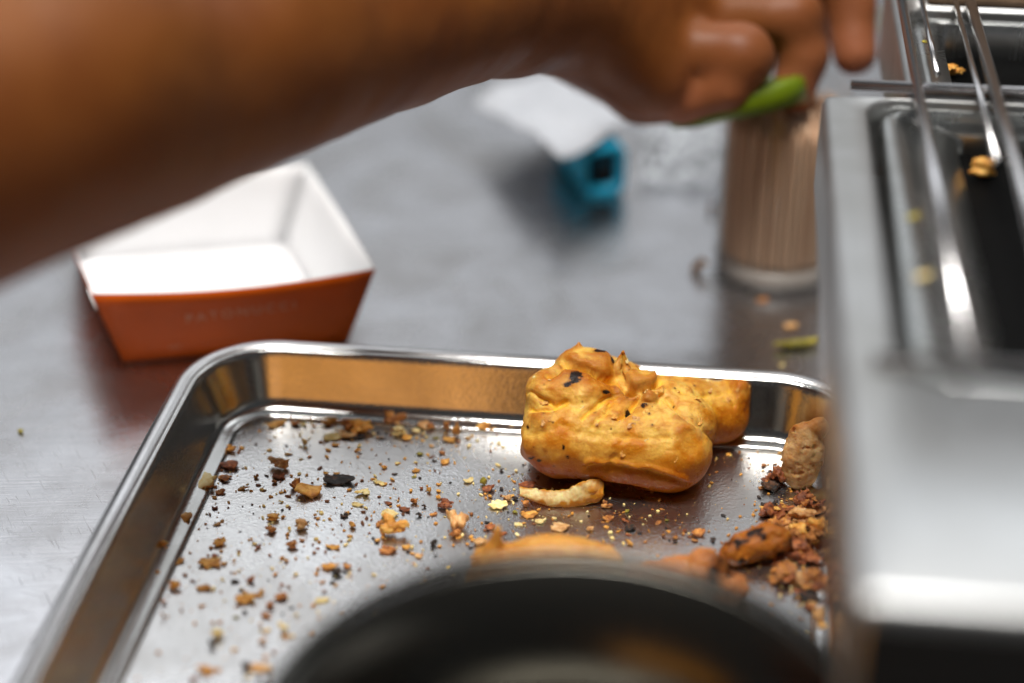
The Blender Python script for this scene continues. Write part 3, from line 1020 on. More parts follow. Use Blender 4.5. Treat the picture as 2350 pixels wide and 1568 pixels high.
    # wrinkles in the skin, strongest across the top
    rid = 1 - np.abs(fbm(V * np.array([1 / 5.0, 1 / 2.4, 1 / 3.0]) + 20, 3)) * 2
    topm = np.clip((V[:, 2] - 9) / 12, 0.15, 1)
    topn = np.clip(0.12 + 1.3 * Nn[:, 2], 0.12, 1)
    disp += 0.30 * (rid - 0.6) * topm * topn + 0.12 * fbm(V / 1.5 + 40, 3) * topn
    # blisters in the crust
    br = np.random.RandomState(4)
    for k in br.choice(len(V), 520, replace=False):
        if V[k, 2] < 8 or (Nn[k, 2] < 0.15 and br.rand() < 0.75): continue
        rad = br.uniform(0.5, 1.7)
        q = np.sum((V - V[k]) ** 2, 1) / rad ** 2
        mk = q < 4
        disp[mk] += br.uniform(0.08, 0.22) * rad ** 0.7 * np.exp(-q[mk] ** 1.5) * (1 if br.rand() < 0.8 else -1)
    V2 = V + Nn * disp[:, None]
    V2[:, 2] = np.maximum(V2[:, 2], 0.0)
    V2 = relax(V2, F, 1, 0.25)
    # colour of the crust, with bright top and shaded lower front partly painted in
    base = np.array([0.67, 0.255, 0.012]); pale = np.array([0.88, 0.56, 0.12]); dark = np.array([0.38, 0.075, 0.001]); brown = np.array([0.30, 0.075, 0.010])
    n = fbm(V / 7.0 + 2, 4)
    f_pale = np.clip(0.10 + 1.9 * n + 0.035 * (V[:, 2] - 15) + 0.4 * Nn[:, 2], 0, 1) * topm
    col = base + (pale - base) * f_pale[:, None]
    f_dark = np.clip(0.60 - 1.0 * n - 0.05 * (V[:, 2] - 11) - 0.35 * Nn[:, 2], 0, 0.95)  # deeper frying low down, plus shade painted into the lower front
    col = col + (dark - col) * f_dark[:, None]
    conv = np.sum((V2 - relax(V2, F, 60, 0.7)) * Nn, 1)
    toast = np.clip(conv * 2.0 - 0.25, 0, 0.85) * np.clip(0.35 + Nn[:, 2] + 0.8 * fbm(V / 5 + 33, 2), 0, 1)
    col = col + (np.array([0.42, 0.125, 0.009]) - col) * toast[:, None]
    hol = np.clip(-conv * 1.5 - 0.1, 0, 0.8) * topm
    col = col + (np.array([0.95, 0.56, 0.05]) - col) * hol[:, None]
    # pale torn inside of the crack and between folds
    for poly, w, a in (([(1415, 815), (1428, 850), (1436, 890)], 13, 0.8), ([(1440, 905), (1500, 895), (1530, 915)], 16, 0.6), ([(1500, 945), (1560, 950), (1600, 985)], 20, 0.7), ([(1270, 850), (1330, 845)], 10, 0.5)):
        q = a * np.exp(-(seg_dist(Qw, poly) / w) ** 2) * face
        col = col + (np.array([0.88, 0.60, 0.17]) - col) * q[:, None]
    for x, y, rx, ry, a in ((1480, 906, 20, 14, .75), (1372, 822, 26, 14, .7), (1318, 870, 42, 22, .55), (1405, 912, 26, 12, .6), (1555, 963, 18, 14, .7), (1340, 868, 40, 10, .4), (1470, 945, 24, 12, .5), (1640, 885, 50, 18, .35), (1300, 805, 30, 10, .4), (1700, 885, 26, 18, .35), (1440, 915, 18, 10, .5), (1520, 850, 20, 9, .4)):
        q = a * np.exp(-(((Qw[:, 0] - x) / rx) ** 2 + ((Qw[:, 1] - y) / ry) ** 2)) * face
        col = col + (brown - col) * q[:, None]
    alpha = np.ones(len(V))
    jag = 1 + 0.9 * fbm(V / 1.1 + 70, 3)
    for x, y, rx, ry, a in ((1320, 877, 14, 12, 1.5), (1302, 890, 12, 6, 1.1), (1384, 906, 11, 5, 1.1), (1438, 947, 8, 7, 1.2), (1471, 941, 9, 6, 1.1), (1380, 812, 17, 7, 1.3), (1402, 832, 6, 14, 1.3), (1448, 842, 5, 5, 0.9), (1292, 1030, 3, 8, 0.8), (1490, 945, 3, 3, .8), (1302, 975, 4, 3, .8), (1222, 1052, 8, 4, 1.2), (1240, 1060, 6, 4, 1.0)):
        q = a * np.exp(-(((Q[:, 0] + 0.4 * wob[:, 0] - x) / rx) ** 2 + ((Q[:, 1] + 0.4 * wob[:, 1] - y) / ry) ** 2) * 1.1) * face * jag
        alpha -= np.clip((q - 0.22) * 1.25, 0, 1)
    for k in br.choice(len(V), 420, replace=False):
        if V[k, 2] < 6 or Nn[k] @ vd < 0.1: continue
        q = np.sum((V - V[k]) ** 2, 1) / br.uniform(0.35, 0.8) ** 2
        alpha -= br.uniform(0.3, 0.8) * np.exp(-q) * (br.rand() < 0.22)
    N2 = v_normals(V2, F)
    PASTRY.extend((V2[k] * 0.001, N2[k]) for k in br.choice(len(V), 1500, replace=False) if V[k, 2] > 12 and N2[k, 2] > 0.1 and N2[k] @ vd > 0.1)
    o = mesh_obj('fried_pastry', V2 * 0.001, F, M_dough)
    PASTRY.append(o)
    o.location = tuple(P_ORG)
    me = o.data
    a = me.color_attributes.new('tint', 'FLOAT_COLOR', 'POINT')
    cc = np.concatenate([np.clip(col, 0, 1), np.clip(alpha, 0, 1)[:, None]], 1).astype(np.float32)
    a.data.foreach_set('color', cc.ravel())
    tag(o, 'whole golden fried pastry with blistered folds and small charred spots', 'pastry')
    return to_px(V2)
build_pastry()

def lump(name, fn, lo, hi, h, org, colfn, mat=M_dough, rot=0.0):
    V, F = surface_nets(fn, lo, hi, h)
    V = relax(V, F, 1, 0.3)
    Nn = v_normals(V, F)
    V = V + Nn * (0.35 * fbm(V / 1.6 + 8, 3) + 0.5 * fbm(V / 4.5, 2))[:, None]
    V[:, 2] = np.maximum(V[:, 2], 0)
    o = mesh_obj(name, V * 0.001, F, mat)
    o.location = tuple(org)
    o.rotation_euler = (0, 0, rot)
    me = o.data
    if colfn:
        a = me.color_attributes.new('tint', 'FLOAT_COLOR', 'POINT')
        c, al = colfn(V)
        a.data.foreach_set('color', np.concatenate([np.clip(c, 0, 1), np.clip(al, 0, 1)[:, None]], 1).astype(np.float32).ravel())
    return o

def build_other_pastry():
    # two torn pieces between the pot and the whole pastry
    def col1(V):
        n = fbm(V / 5 + 3, 3)
        c = np.array([0.66, 0.33, 0.08]) + np.clip(n, -1, 1)[:, None] * np.array([0.16, 0.12, 0.05])
        return c, np.ones(len(V))
    org = G(1275, 1372, FLOOR_Z)
    def f1(X):
        d = sd_cone(X, (-13, 2, 7), (11, 3, 6.5), 6.5, 6.0)
        d = smin(d, sd_cone(X, (-16, 2, 9), (-13.5, 2, 19.0), 4.0, 1.1), 2)
        d = smin(d, sd_ell(X, (0, 2, 9), (12, 7, 7.5)), 3)
        d = smin(d, sd_ell(X, (-17, -1, 4), (6, 6, 4.2)), 3)
        d = d + 1.1 * fbm(X / 4, 3) + 0.8 * np.abs(fbm(X / 2.6 + 40, 2))
        return np.maximum(d, -X[..., 2])
    o = lump('pastry_piece', f1, (-28, -14, -1), (26, 18, 24), 0.6, org, col1)
    o.scale = (1.15, 1.1, 1.15)
    tag(o, 'torn golden pastry piece with a pointed tip, half hidden behind the pot', 'pastry')
    org = G(1545, 1372, FLOOR_Z)
    def col2(V):
        n = fbm(V / 5 + 13, 3)
        c = np.array([0.50, 0.20, 0.075]) + np.clip(n, -1, 1)[:, None] * np.array([0.16, 0.09, 0.04])
        al = 1 - 0.75 * np.clip((V[:, 0] - 5) / 4, 0, 1) * np.clip((9 - np.abs(V[:, 0] - 9)) / 5, 0, 1) * np.clip(fbm(V / 4, 2) + 0.5, 0, 1)
        return c, al
    def f2(X):
        d = sd_cone(X, (-9, 2, 4), (6, 2, 6), 4.5, 5.5)
        d = smin(d, sd_ell(X, (7.5, 1, 8.5), (5.0, 5.5, 5.0)), 2)
        d = smin(d, sd_ell(X, (13, -1, 3.5), (5, 5, 4.0)), 2)
        d = d + 1.0 * fbm(X / 3.4, 3) + 0.8 * np.abs(fbm(X / 2.4 + 40, 2))
        return np.maximum(d, -X[..., 2])
    o = lump('pastry_piece', f2, (-20, -12, -1), (24, 14, 18), 0.6, org, col2)
    o.scale = (1.15, 1.1, 1.12)
    tag(o, 'reddish brown torn pastry piece with dark end, just behind the pot', 'pastry')
    # pale bread chunk leaning in the crumb pile
    org = G(1835, 1128, FLOOR_Z)
    def f3(X):
        d = sd_ell(X, (0, 1.5, 10.5), (6.4, 4.0, 11.0))
        d = smin(d, sd_ell(X, (4.2, 2.5, 20.5), (2.6, 2.4, 2.8)), 1.5)
        d = d + 0.6 * fbm(X / 4 + 5, 2)
        pores = np.clip(fbm(X / 1.7 + 31, 3) - 0.10, 0, 1) * 1.5
        d = d + pores * (X[..., 1] < 1.5)
        return np.maximum(d, -X[..., 2])
    def col3(V):
        n = fbm(V / 3 + 3, 3)
        c = np.array([0.76, 0.50, 0.24]) + np.clip(n, -1, 1)[:, None] * np.array([0.2, 0.17, 0.1])
        edge = np.clip((np.sqrt((V[:, 0] / 6.4) ** 2 + ((V[:, 2] - 10.5) / 11) ** 2) - 0.86) * 5, 0, 0.8)
        c = c + (np.array([0.40, 0.15, 0.03]) - c) * edge[:, None]
        return c, np.ones(len(V))
    o = lump('bread_chunk', f3, (-9, -5, -1), (10, 8, 27), 0.42, org, col3, rot=-0.15)
    o.rotation_euler = (math.radians(-8), 0.0, -0.15)
    tag(o, 'pale porous bread chunk standing upright in the crumb pile', 'bread')
    # dark roasted lump
    org = G(1742, 1283, FLOOR_Z)
    def f4(X):
        d = sd_cone(X, (-4, 0, 4.5), (4, 1.5, 6), 5.0, 5.0)
        d = smin(d, sd_ell(X, (-7, -1, 3.5), (4.5, 4.5, 3.6)), 2)
        d = d + 1.1 * fbm(X / 3.2 + 9, 3) + 0.9 * np.abs(fbm(X / 2.2 + 19, 2))
        return np.maximum(d, -X[..., 2])
    def col4(V):
        n = fbm(V / 3.5 + 1, 3)
        c = np.array([0.34, 0.105, 0.018]) + np.clip(n, -1, 1)[:, None] * np.array([0.16, 0.06, 0.012])
        al = 1 - np.clip(fbm(V / 3 + 14, 3) * 2.2 + 0.03 * (V[:, 0]) - 0.1, 0, 0.8)
        return c, al
    o = lump('roasted_lump', f4, (-15, -9, -1), (13, 10, 14), 0.42, org, col4)
    tag(o, 'glossy dark roasted lump at the foot of the crumb pile', 'crumb')
    # curled flake in front of the whole pastry
    org = G(1290, 1158, FLOOR_Z)
    nu, nv = 90, 20
    V, F, C = [], [], []
    xs = [-12.6, -8, -3, 2, 5, 8, 10.8, 12.2]
    zl = [3.0, 1.5, 0.4, 0.0, 0.1, 0.5, 1.2, 3.2]          # lower edge
    zu = [3.5, 3.9, 3.9, 4.6, 6.8, 7.4, 6.9, 4.6]          # upper edge
    for i in range(nu + 1):
        x = -12.6 + 24.8 * i / nu
        a = np.interp(x, xs, zl); b = np.interp(x, xs, zu)
        jag = 0.45 * float(fbm([x * 0.9, 3.1, 0], 3)); jag2 = 0.55 * float(fbm([x * 1.3, 9.1, 0], 3))
        for j in range(nv + 1):
            v = j / nv
            z = a * (1 - v) + b * v + jag * max(0, 1 - v * 5) + jag2 * max(0, (v - 0.75) * 4)
            y = -2.6 * math.sin(math.pi * (0.15 + 0.5 * v)) + 3.6 * v ** 1.4 + 0.03 * x * x * 0.5
            kn = max(0.0, (x - 3.5) / 8) 
            y += (0.25 + 0.9 * kn) * float(fbm([x * 0.35, z * 0.6, 4], 3))
            V.append((x, y, max(z, 0.0)))
            n = float(fbm([x * 0.5, z * 0.6, 14], 3))
            f = min(1, max(0, (v - 0.22 + 0.5 * n) * 4)) * (1 - min(1, max(0, (v - 0.90 + 0.2 * n) * 8)))
            f *= 1 - min(1, max(0, kn * 1.3 + 1.1 * n - 0.15))
            C.append(np.array([0.55, 0.22, 0.02]) * (1 - f) + np.array([0.83, 0.68, 0.33]) * f)
    for i in range(nu):
        for j in range(nv):
            k = i * (nv + 1) + j
            F.append((k, k + nv + 1, k + nv + 2, k + 1))
    o = mesh_obj('curled_flake', np.array(V) * 0.001, F, M_dough)
    o.location = tuple(org)
    at = o.data.color_attributes.new('tint', 'FLOAT_COLOR', 'POINT')
    at.data.foreach_set('color', np.concatenate([np.array(C), np.ones((len(C), 1))], 1).astype(np.float32).ravel())
    sm = o.modifiers.new('sheet', 'SOLIDIFY'); sm.thickness = 0.0009; sm.offset = 0
    tag(o, 'long curled pale golden flake lying in front of the whole pastry', 'flake')
build_other_pastry()

# ------------------------------------------------------------------ crumbs
rng = random.Random(42)
def crumb_meshes(n, style, h=0.085):
    out = []
    for k in range(n):
        s0 = rng.uniform(0, 50)
        if style == 'flake':
            cu, cv, ph = rng.uniform(0.15, 0.45), rng.uniform(-0.3, 0.3), rng.uniform(0, 6.28)
            el = rng.uniform(0.55, 0.95)
            def fn(X):
                x, y, z = X[..., 0], X[..., 1] / el, X[..., 2]
                an = np.arctan2(y, x)
                rad = 0.72 + 0.22 * np.sin(2 * an + ph) * 0.6 + 0.34 * fbm(np.stack([np.cos(an) * 1.3, np.sin(an) * 1.3, 0 * an + s0], -1), 2) + 0.16 * fbm(np.stack([np.cos(an) * 4, np.sin(an) * 4, 0 * an + s0], -1), 2)
                mid = cu * x * x + cv * y * y - 0.2 + 0.28 * fbm(X * np.array([1.6, 1.6, 0]) + s0, 2)
                th = 0.13 + 0.09 * fbm(X * 2.2 + s0, 2)
                return np.maximum(np.abs(z - mid) - th, (np.sqrt(x * x + y * y) - rad) * 0.8)
        else:
            bl = [(np.array([rng.uniform(-.5, .5), rng.uniform(-.4, .4), rng.uniform(-.35, .35)]), np.array([rng.uniform(.28, .6), rng.uniform(.22, .5), rng.uniform(.18, .45)])) for _ in range(4)]
            def fn(X):
                d = None
                for c, r in bl:
                    q = sd_ell(X, c, r)
                    d = q if d is None else smin(d, q, 0.1)
                return d + 0.20 * fbm(X * 2.6 + s0, 2) + 0.13 * fbm(X * 6.5 + s0, 2)
        V, F = surface_nets(fn, (-1.25, -1.25, -1.1), (1.25, 1.25, 1.1), h)
        lo, hi = V.min(0), V.max(0)
        V = (V - [(lo[0] + hi[0]) / 2, (lo[1] + hi[1]) / 2, lo[2]]) / (hi - lo)
        me = bpy.data.meshes.new('crumb_' + style)
        me.from_pydata(V.tolist(), [], F.tolist())
        me.update()
        me.shade_smooth()
        me.materials.append(CM['gold'])
        out.append(me)
    return out
FLK = crumb_meshes(12, 'flake'); LMP = crumb_meshes(12, 'lump')
FLK_S = crumb_meshes(8, 'flake', 0.16); LMP_S = crumb_meshes(10, 'lump', 0.16)

LOOSE = []
def crumb(name, px, py, w, h, kind, z=FLOOR_Z, label=None, group=None, cat='crumb', style=None, tilt=0.0):
    """w, h in picture units (2350 wide); stands on height z"""
    p = G(px, py + 0.30 * h, z)
    t = (p - _O) @ _FW
    mm = t / FPX
    W = w * mm
    dep = min(0.75 * W, 0.75 * h * mm / 0.57)
    Hh = max(0.22 * W, (h * mm - 0.45 * dep) / 0.84)
    Hh = min(Hh, 1.1 * W + 0.4 * dep)
    if style is None:
        style = 'flake' if (Hh < 0.5 * W and rng.random() < 0.75) else 'lump'
    big = w > 22
    me = rng.choice((FLK if big else FLK_S) if style == 'flake' else (LMP if big else LMP_S))
    o = bpy.data.objects.new(name, me)
    COL.objects.link(o)
    o.location = (p[0], p[1], z)
    o.rotation_euler = (0, 0, rng.choice((0, math.pi)) + rng.uniform(-0.4, 0.4))
    o.scale = (W * 1.08, dep * 1.15, Hh * 1.05)
    if tilt: o.rotation_euler = (tilt, 0, rng.uniform(-.5, .5))
    o.material_slots[0].link = 'OBJECT'
    o.material_slots[0].material = CM[kind]
    word = {'gold': 'golden', 'pale': 'pale yellow', 'tan': 'tan', 'brown': 'brown', 'red': 'reddish', 'char': 'black', 'olive': 'olive'}[kind]
    if label: tag(o, label, cat)
    elif group == 'loose':
        tag(o, None, cat, 'small %s crumbs on the tray' % word)
        LOOSE.append((o, px, py, word))
    else: tag(o, 'small %s crumb lying on the steel tray floor' % word, cat, group or 'small %s crumbs on the tray' % word)
    return o

def z6(x, y): return (300 + x / 2.068) / 1.0894, (950 + y / 2.068) / 1.0894
K6 = 1 / 2.068 / 1.0894
BIG = [  # x, y, w, h, kind, label  (places read off one enlargement of the photograph)
    (400, 505, 190, 105, 'pale', 'largest pale yellow flake, propped against the tray side wall', 'flake'),
    (455, 548, 60, 50, 'brown', 'brown crumb stuck to the end of the largest pale flake', None),
    (565, 435, 105, 60, 'red', 'dark brown seed-shaped crumb right of the pale flake', 'lump'),
    (540, 502, 68, 42, 'brown', 'narrow brown crumb below the dark seed-shaped one', 'lump'),
    (810, 435, 110, 95, 'tan', 'tan and brown chunk alone near the far end of the tray floor', 'lump'),
    (820, 492, 62, 38, 'red', 'reddish crumb touching the foot of the tan chunk', None),
    (975, 560, 135, 90, 'gold', 'glossy golden brown flake beside the charred flake', 'flake'),
    (905, 540, 55, 65, 'brown', 'small brown-edged flake left of the glossy golden one', 'flake'),
    (1135, 508, 155, 60, 'char', 'charred black flake with brown tip in the middle of the tray', 'flake'),
    (1420, 745, 145, 130, 'gold', 'biggest golden brown crumb cluster in the middle foreground', 'lump'),
    (1352, 735, 62, 42, 'brown', 'rounded brown crumb at the side of the biggest cluster', 'lump'),
    (1395, 690, 85, 48, 'pale', 'pale flaky crumb on top of the biggest cluster', 'flake'),
    (1470, 662, 62, 32, 'red', 'reddish brown sliver above the biggest crumb cluster', 'flake'),
    (1745, 725, 110, 120, 'tan', 'ragged tan flake with a toothed edge near the curled flake', 'flake'),
    (1735, 795, 62, 55, 'brown', 'brown crumb under the ragged tan flake', 'lump'),
    (1685, 640, 78, 62, 'red', 'dark red-brown crumb above the ragged tan flake', 'lump'),
    (310, 712, 125, 82, 'gold', 'ribbed golden flake by the side wall, below the pale flake', 'flake'),
    (335, 652, 95, 40, 'tan', 'thin tan sliver with a brown tip by the side wall', 'flake'),
    (215, 860, 85, 90, 'gold', 'ragged golden brown crumb half up the tray side wall', 'lump'),
    (465, 938, 115, 52, 'gold', 'wide golden crumb on the bright lower corner of the floor', 'flake'),
    (488, 908, 50, 30, 'red', 'brown scrap lying on the wide golden crumb', None),
    (650, 1122, 95, 62, 'gold', 'golden crumb with a dark curled back near the pot', 'flake'),
    (1250, 240, 110, 92, 'gold', 'golden brown clump against the orange far wall', 'lump'),
    (1195, 228, 100, 70, 'brown', 'brown clump left of the golden one at the far wall', 'lump'),
    (1420, 185, 115, 85, 'brown', 'tall brown crumb with charred top leaning on the far wall', 'lump'),
    (1100, 290, 92, 42, 'pale', 'pale flat crumb in front of the far wall clumps', 'flake'),
    (1175, 277, 100, 48, 'tan', 'tan flake in front of the brown far wall clump', 'flake'),
    (1230, 292, 90, 28, 'char', 'charred sliver in front of the far wall clumps', 'flake'),
    (1445, 265, 72, 62, 'pale', 'pale yellow crumb below the tall charred crumb', 'lump'),
    (1740, 262, 55, 82, 'gold', 'upright golden crumb at the far wall near the pastry', 'lump'),
    (1955, 640, 95, 50, 'pale', 'cream coloured flake just left of the curled flake', 'flake'),
    (2118, 690, 85, 40, 'gold', 'golden brown crumb just below the curled flake', 'flake'),
    (2105, 540, 85, 62, 'red', 'very dark brown flake behind the tip of the curled flake', 'flake'),
    (1120, 990, 62, 50, 'char', 'charred crumb touching an orange one near the pot', 'lump'),
    (1080, 960, 75, 45, 'gold', 'orange crumb touching a charred one near the pot', 'lump'),
    (435, 1495, 98, 50, 'gold', 'blurred orange crumb nearest the lower picture edge', 'lump'),
    (652, 1475, 50, 50, 'char', 'blurred black crumb nearest the pot wall', 'lump'),
    (725, 1482, 110, 42, 'tan', 'blurred tan sliver beside the black crumb by the pot', 'flake'),
    (505, 1310, 68, 62, 'pale', 'pale golden square crumb low on the bright floor', 'lump'),
    (475, 1362, 32, 50, 'char', 'dark crumb below the pale golden square one', 'lump'),
    (845, 1278, 48, 62, 'pale', 'pale greenish yellow flake beside the pot rim', 'flake'),
]
for x, y, w, h, k, lab, st in BIG:
    px, py = z6(x, y)
    crumb('crumb' if 'flake' not in lab.split(' ')[:6] else 'flake', px, py, w * K6, h * K6, k, label=lab, style=st)

SMALL = [
    (770,210,42,25,'char'),(812,222,92,40,'gold'),(910,222,50,36,'brown'),(947,226,40,24,'pale'),(1080,208,80,52,'gold'),(1115,330,40,25,'gold'),(1370,226,70,20,'char'),(1460,215,80,42,'tan'),
    (1487,295,52,32,'gold'),(1530,260,42,30,'pale'),(1580,232,82,50,'tan'),(1605,238,40,40,'brown'),(1690,242,36,58,'brown'),(1700,302,62,34,'gold'),(1880,240,72,56,'gold'),(1922,256,42,30,'gold'),(2027,240,46,36,'tan'),(2090,235,30,38,'char'),
    (1355,300,32,15,'char'),(1635,298,32,18,'olive'),(955,325,30,48,'pale'),(872,380,40,18,'gold'),(860,340,15,13,'char'),(1230,366,42,28,'gold'),(1552,380,34,22,'olive'),(1665,375,30,22,'brown'),(1680,418,50,32,'gold'),(1625,420,26,11,'char'),
    (1612,340,26,18,'tan'),(1365,450,30,24,'gold'),(1530,465,40,24,'gold'),(1330,525,46,24,'pale'),(1420,485,30,13,'char'),(1975,465,20,18,'char'),(1520,500,22,12,'olive'),(460,315,24,18,'olive'),(400,350,40,28,'gold'),(535,245,12,10,'olive'),
    (575,355,52,46,'gold'),(630,350,26,18,'gold'),(520,575,52,34,'brown'),(490,606,30,18,'gold'),(640,556,62,24,'gold'),(490,660,30,20,'red'),(270,748,62,30,'gold'),(370,706,36,28,'red'),(230,780,30,36,'char'),(205,940,46,38,'gold'),
    (260,915,52,28,'gold'),(300,932,62,34,'gold'),(197,1005,28,46,'gold'),(285,1060,62,58,'gold'),(372,1036,22,14,'red'),(385,1044,14,12,'red'),(435,1070,72,38,'gold'),(225,1146,30,32,'brown'),(180,1116,22,20,'tan'),(160,1070,18,18,'tan'),(222,1218,24,36,'tan'),
    (540,946,32,24,'gold'),(515,836,66,48,'gold'),(612,886,20,14,'red'),(715,860,32,24,'red'),(690,840,13,11,'red'),(800,526,30,28,'brown'),(705,500,26,28,'gold'),(1255,582,76,50,'pale'),(835,580,26,14,'gold'),(832,626,30,18,'pale'),(1230,642,62,22,'pale'),
    (1065,480,26,18,'gold'),(1120,482,34,16,'gold'),(790,706,66,50,'gold'),(845,706,26,20,'gold'),(780,776,56,44,'brown'),(940,748,66,68,'tan'),(972,740,14,20,'char'),(1160,698,40,30,'char'),(1200,752,36,38,'gold'),(890,850,62,48,'brown'),(940,826,26,18,'brown'),
    (1100,858,72,30,'gold'),(1022,870,22,11,'red'),(1190,806,32,13,'gold'),(500,745,42,18,'tan'),(860,932,26,22,'gold'),(1385,636,42,18,'red'),(1520,626,34,36,'brown'),(1572,652,24,22,'char'),(1545,696,32,28,'char'),(1620,692,42,18,'brown'),(1645,606,26,24,'gold'),
    (1556,560,22,18,'red'),(1598,570,26,32,'gold'),(1880,525,36,44,'olive'),(1905,556,62,46,'red'),(1912,602,26,22,'gold'),(1802,516,52,32,'pale'),(1912,756,52,38,'red'),(1980,790,42,22,'red'),(1860,830,76,46,'tan'),(1815,866,24,13,'char'),(1385,872,82,46,'brown'),
    (1482,860,46,26,'gold'),(1490,886,26,16,'char'),(1325,835,26,18,'char'),(1622,842,30,36,'char'),(1545,906,42,26,'tan'),(1175,962,42,28,'brown'),(1237,980,18,14,'red'),(1045,1136,72,28,'pale'),(1115,1060,26,16,'tan'),(1055,1092,20,18,'red'),(595,1040,42,24,'char'),
    (675,1036,42,36,'red'),(687,1018,20,16,'gold'),(575,996,14,12,'red'),(712,1110,62,22,'gold'),(732,1090,30,22,'gold'),(830,1116,66,42,'brown'),(780,1158,52,44,'brown'),(755,1213,46,32,'brown'),(840,1058,26,14,'red'),(766,1036,12,10,'char'),(645,1198,26,22,'char'),
    (725,1263,22,22,'tan'),(738,1350,36,34,'gold'),(380,1547,36,28,'red'),(715,1546,26,32,'char'),(646,1556,26,22,'olive'),(600,1226,36,16,'olive'),(912,1216,20,22,'pale'),(2000,612,48,40,'tan'),(2042,612,30,24,'char'),(2092,642,44,44,'brown'),(2170,726,50,28,'pale'),
    (1700,690,28,20,'tan'),(1190,690,12,8,'char'),(1750,812,30,22,'gold'),(1985,660,22,16,'char'),(2045,680,30,20,'olive'),(2060,745,40,22,'pale'),(1100,770,14,10,'tan'),(1010,700,18,20,'tan'),(560,660,12,10,'red'),(690,690,10,8,'char'),(1290,790,14,10,'red'),
]
for x, y, w, h, k in SMALL:
    px, py = z6(x, y)
    crumb('crumb', px, py, w * K6, h * K6, k, group='loose')
# crumbs between the curled flake, the torn pieces and the pile (read off another enlargement)
def z4(x, y): return (1240 + x / 4.519) / 1.0894, (1150 + y / 4.519) / 1.0894
for x, y, w, h, k in [(1255,500,130,100,'brown'),(1265,650,120,85,'brown'),(1460,680,90,60,'red'),(1510,760,120,80,'char'),(1500,840,70,35,'red'),(1245,755,60,40,'gold'),(1060,780,80,70,'tan'),(725,740,200,110,'tan'),(490,690,90,55,'pale'),
                      (1830,705,75,45,'brown'),(1930,680,45,35,'olive'),(2130,795,60,45,'red'),(2280,810,150,110,'brown'),(1890,850,45,55,'brown'),(2025,875,70,60,'brown'),(2025,925,50,35,'char'),(1515,945,65,50,'gold'),(2185,865,45,30,'red'),(1300,870,35,22,'char'),
                      (60,130,35,30,'char'),(375,120,22,22,'char'),(1050,630,30,22,'char'),(660,655,50,30,'pale'),(1480,575,55,45,'olive'),(180,400,50,32,'gold'),(1770,560,35,25,'brown'),(300,160,26,20,'olive')]:
    px, py = z4(x, y)
    q = 1 / 4.519 / 1.0894
    crumb('crumb', px, py, w * q, h * q, k, group='loose')

ORD = ['leftmost', 'second', 'third', 'fourth', 'fifth', 'sixth', 'seventh', 'eighth', 'ninth', 'tenth', 'eleventh', 'twelfth', 'thirteenth', 'fourteenth', 'fifteenth', 'sixteenth']
def region(px, py):
    if py < 1012: return 'in the row along the far tray wall'
    if px < 480: return 'beside the tray side wall'
    if py > 1330 and px < 1150: return 'on the bright floor by the pot'
    if px > 1330: return 'between the curled flake and the pile'
    if px < 779: return 'on the floor left of the charred flake'
    if px < 960: return 'on the floor right of the charred flake'
    return 'on the floor left of the curled flake'
_by = {}
for o, px, py, word in LOOSE:
    _by.setdefault((word, region(px, py)), []).append((px, o))
for (word, reg), lst in _by.items():
    lst.sort(key=lambda q: q[0])
    for k, (px, o) in enumerate(lst):
        if len(lst) == 1: o['label'] = 'only small %s crumb %s' % (word, reg)
        else: o['label'] = 'small %s crumb %s, %s' % (word, reg, ORD[0] if k == 0 else 'rightmost' if k == len(lst) - 1 else ORD[k] + ' from the left')

# loose flakes of crust on the pastry
def crust_flakes():
    r = random.Random(8)
    root = PASTRY[-1]
    for p, nn in r.sample(PASTRY[:-1], 34):
        me = r.choice(FLK_S)
        o = bpy.data.objects.new('crust_flake', me)
        COL.objects.link(o)
        o.parent = root
        nn = Vector(nn); nn = (nn + Vector((r.uniform(-.5, .5), r.uniform(-.5, .5), r.uniform(-.2, .5)))).normalized()
        o.rotation_euler = (nn.to_track_quat('Z', 'Y') @ Euler((0, 0, r.uniform(0, 6.28))).to_quaternion()).to_euler()
        w = r.uniform(0.0012, 0.0034)
        o.location = Vector(p) - nn * (w * 0.18)
        o.scale = (w, w * r.uniform(0.5, 0.9), w * r.uniform(0.2, 0.4))
        o.material_slots[0].link = 'OBJECT'
        o.material_slots[0].material = CM[r.choice(('pale', 'gold', 'gold', 'tan'))]
crust_flakes()
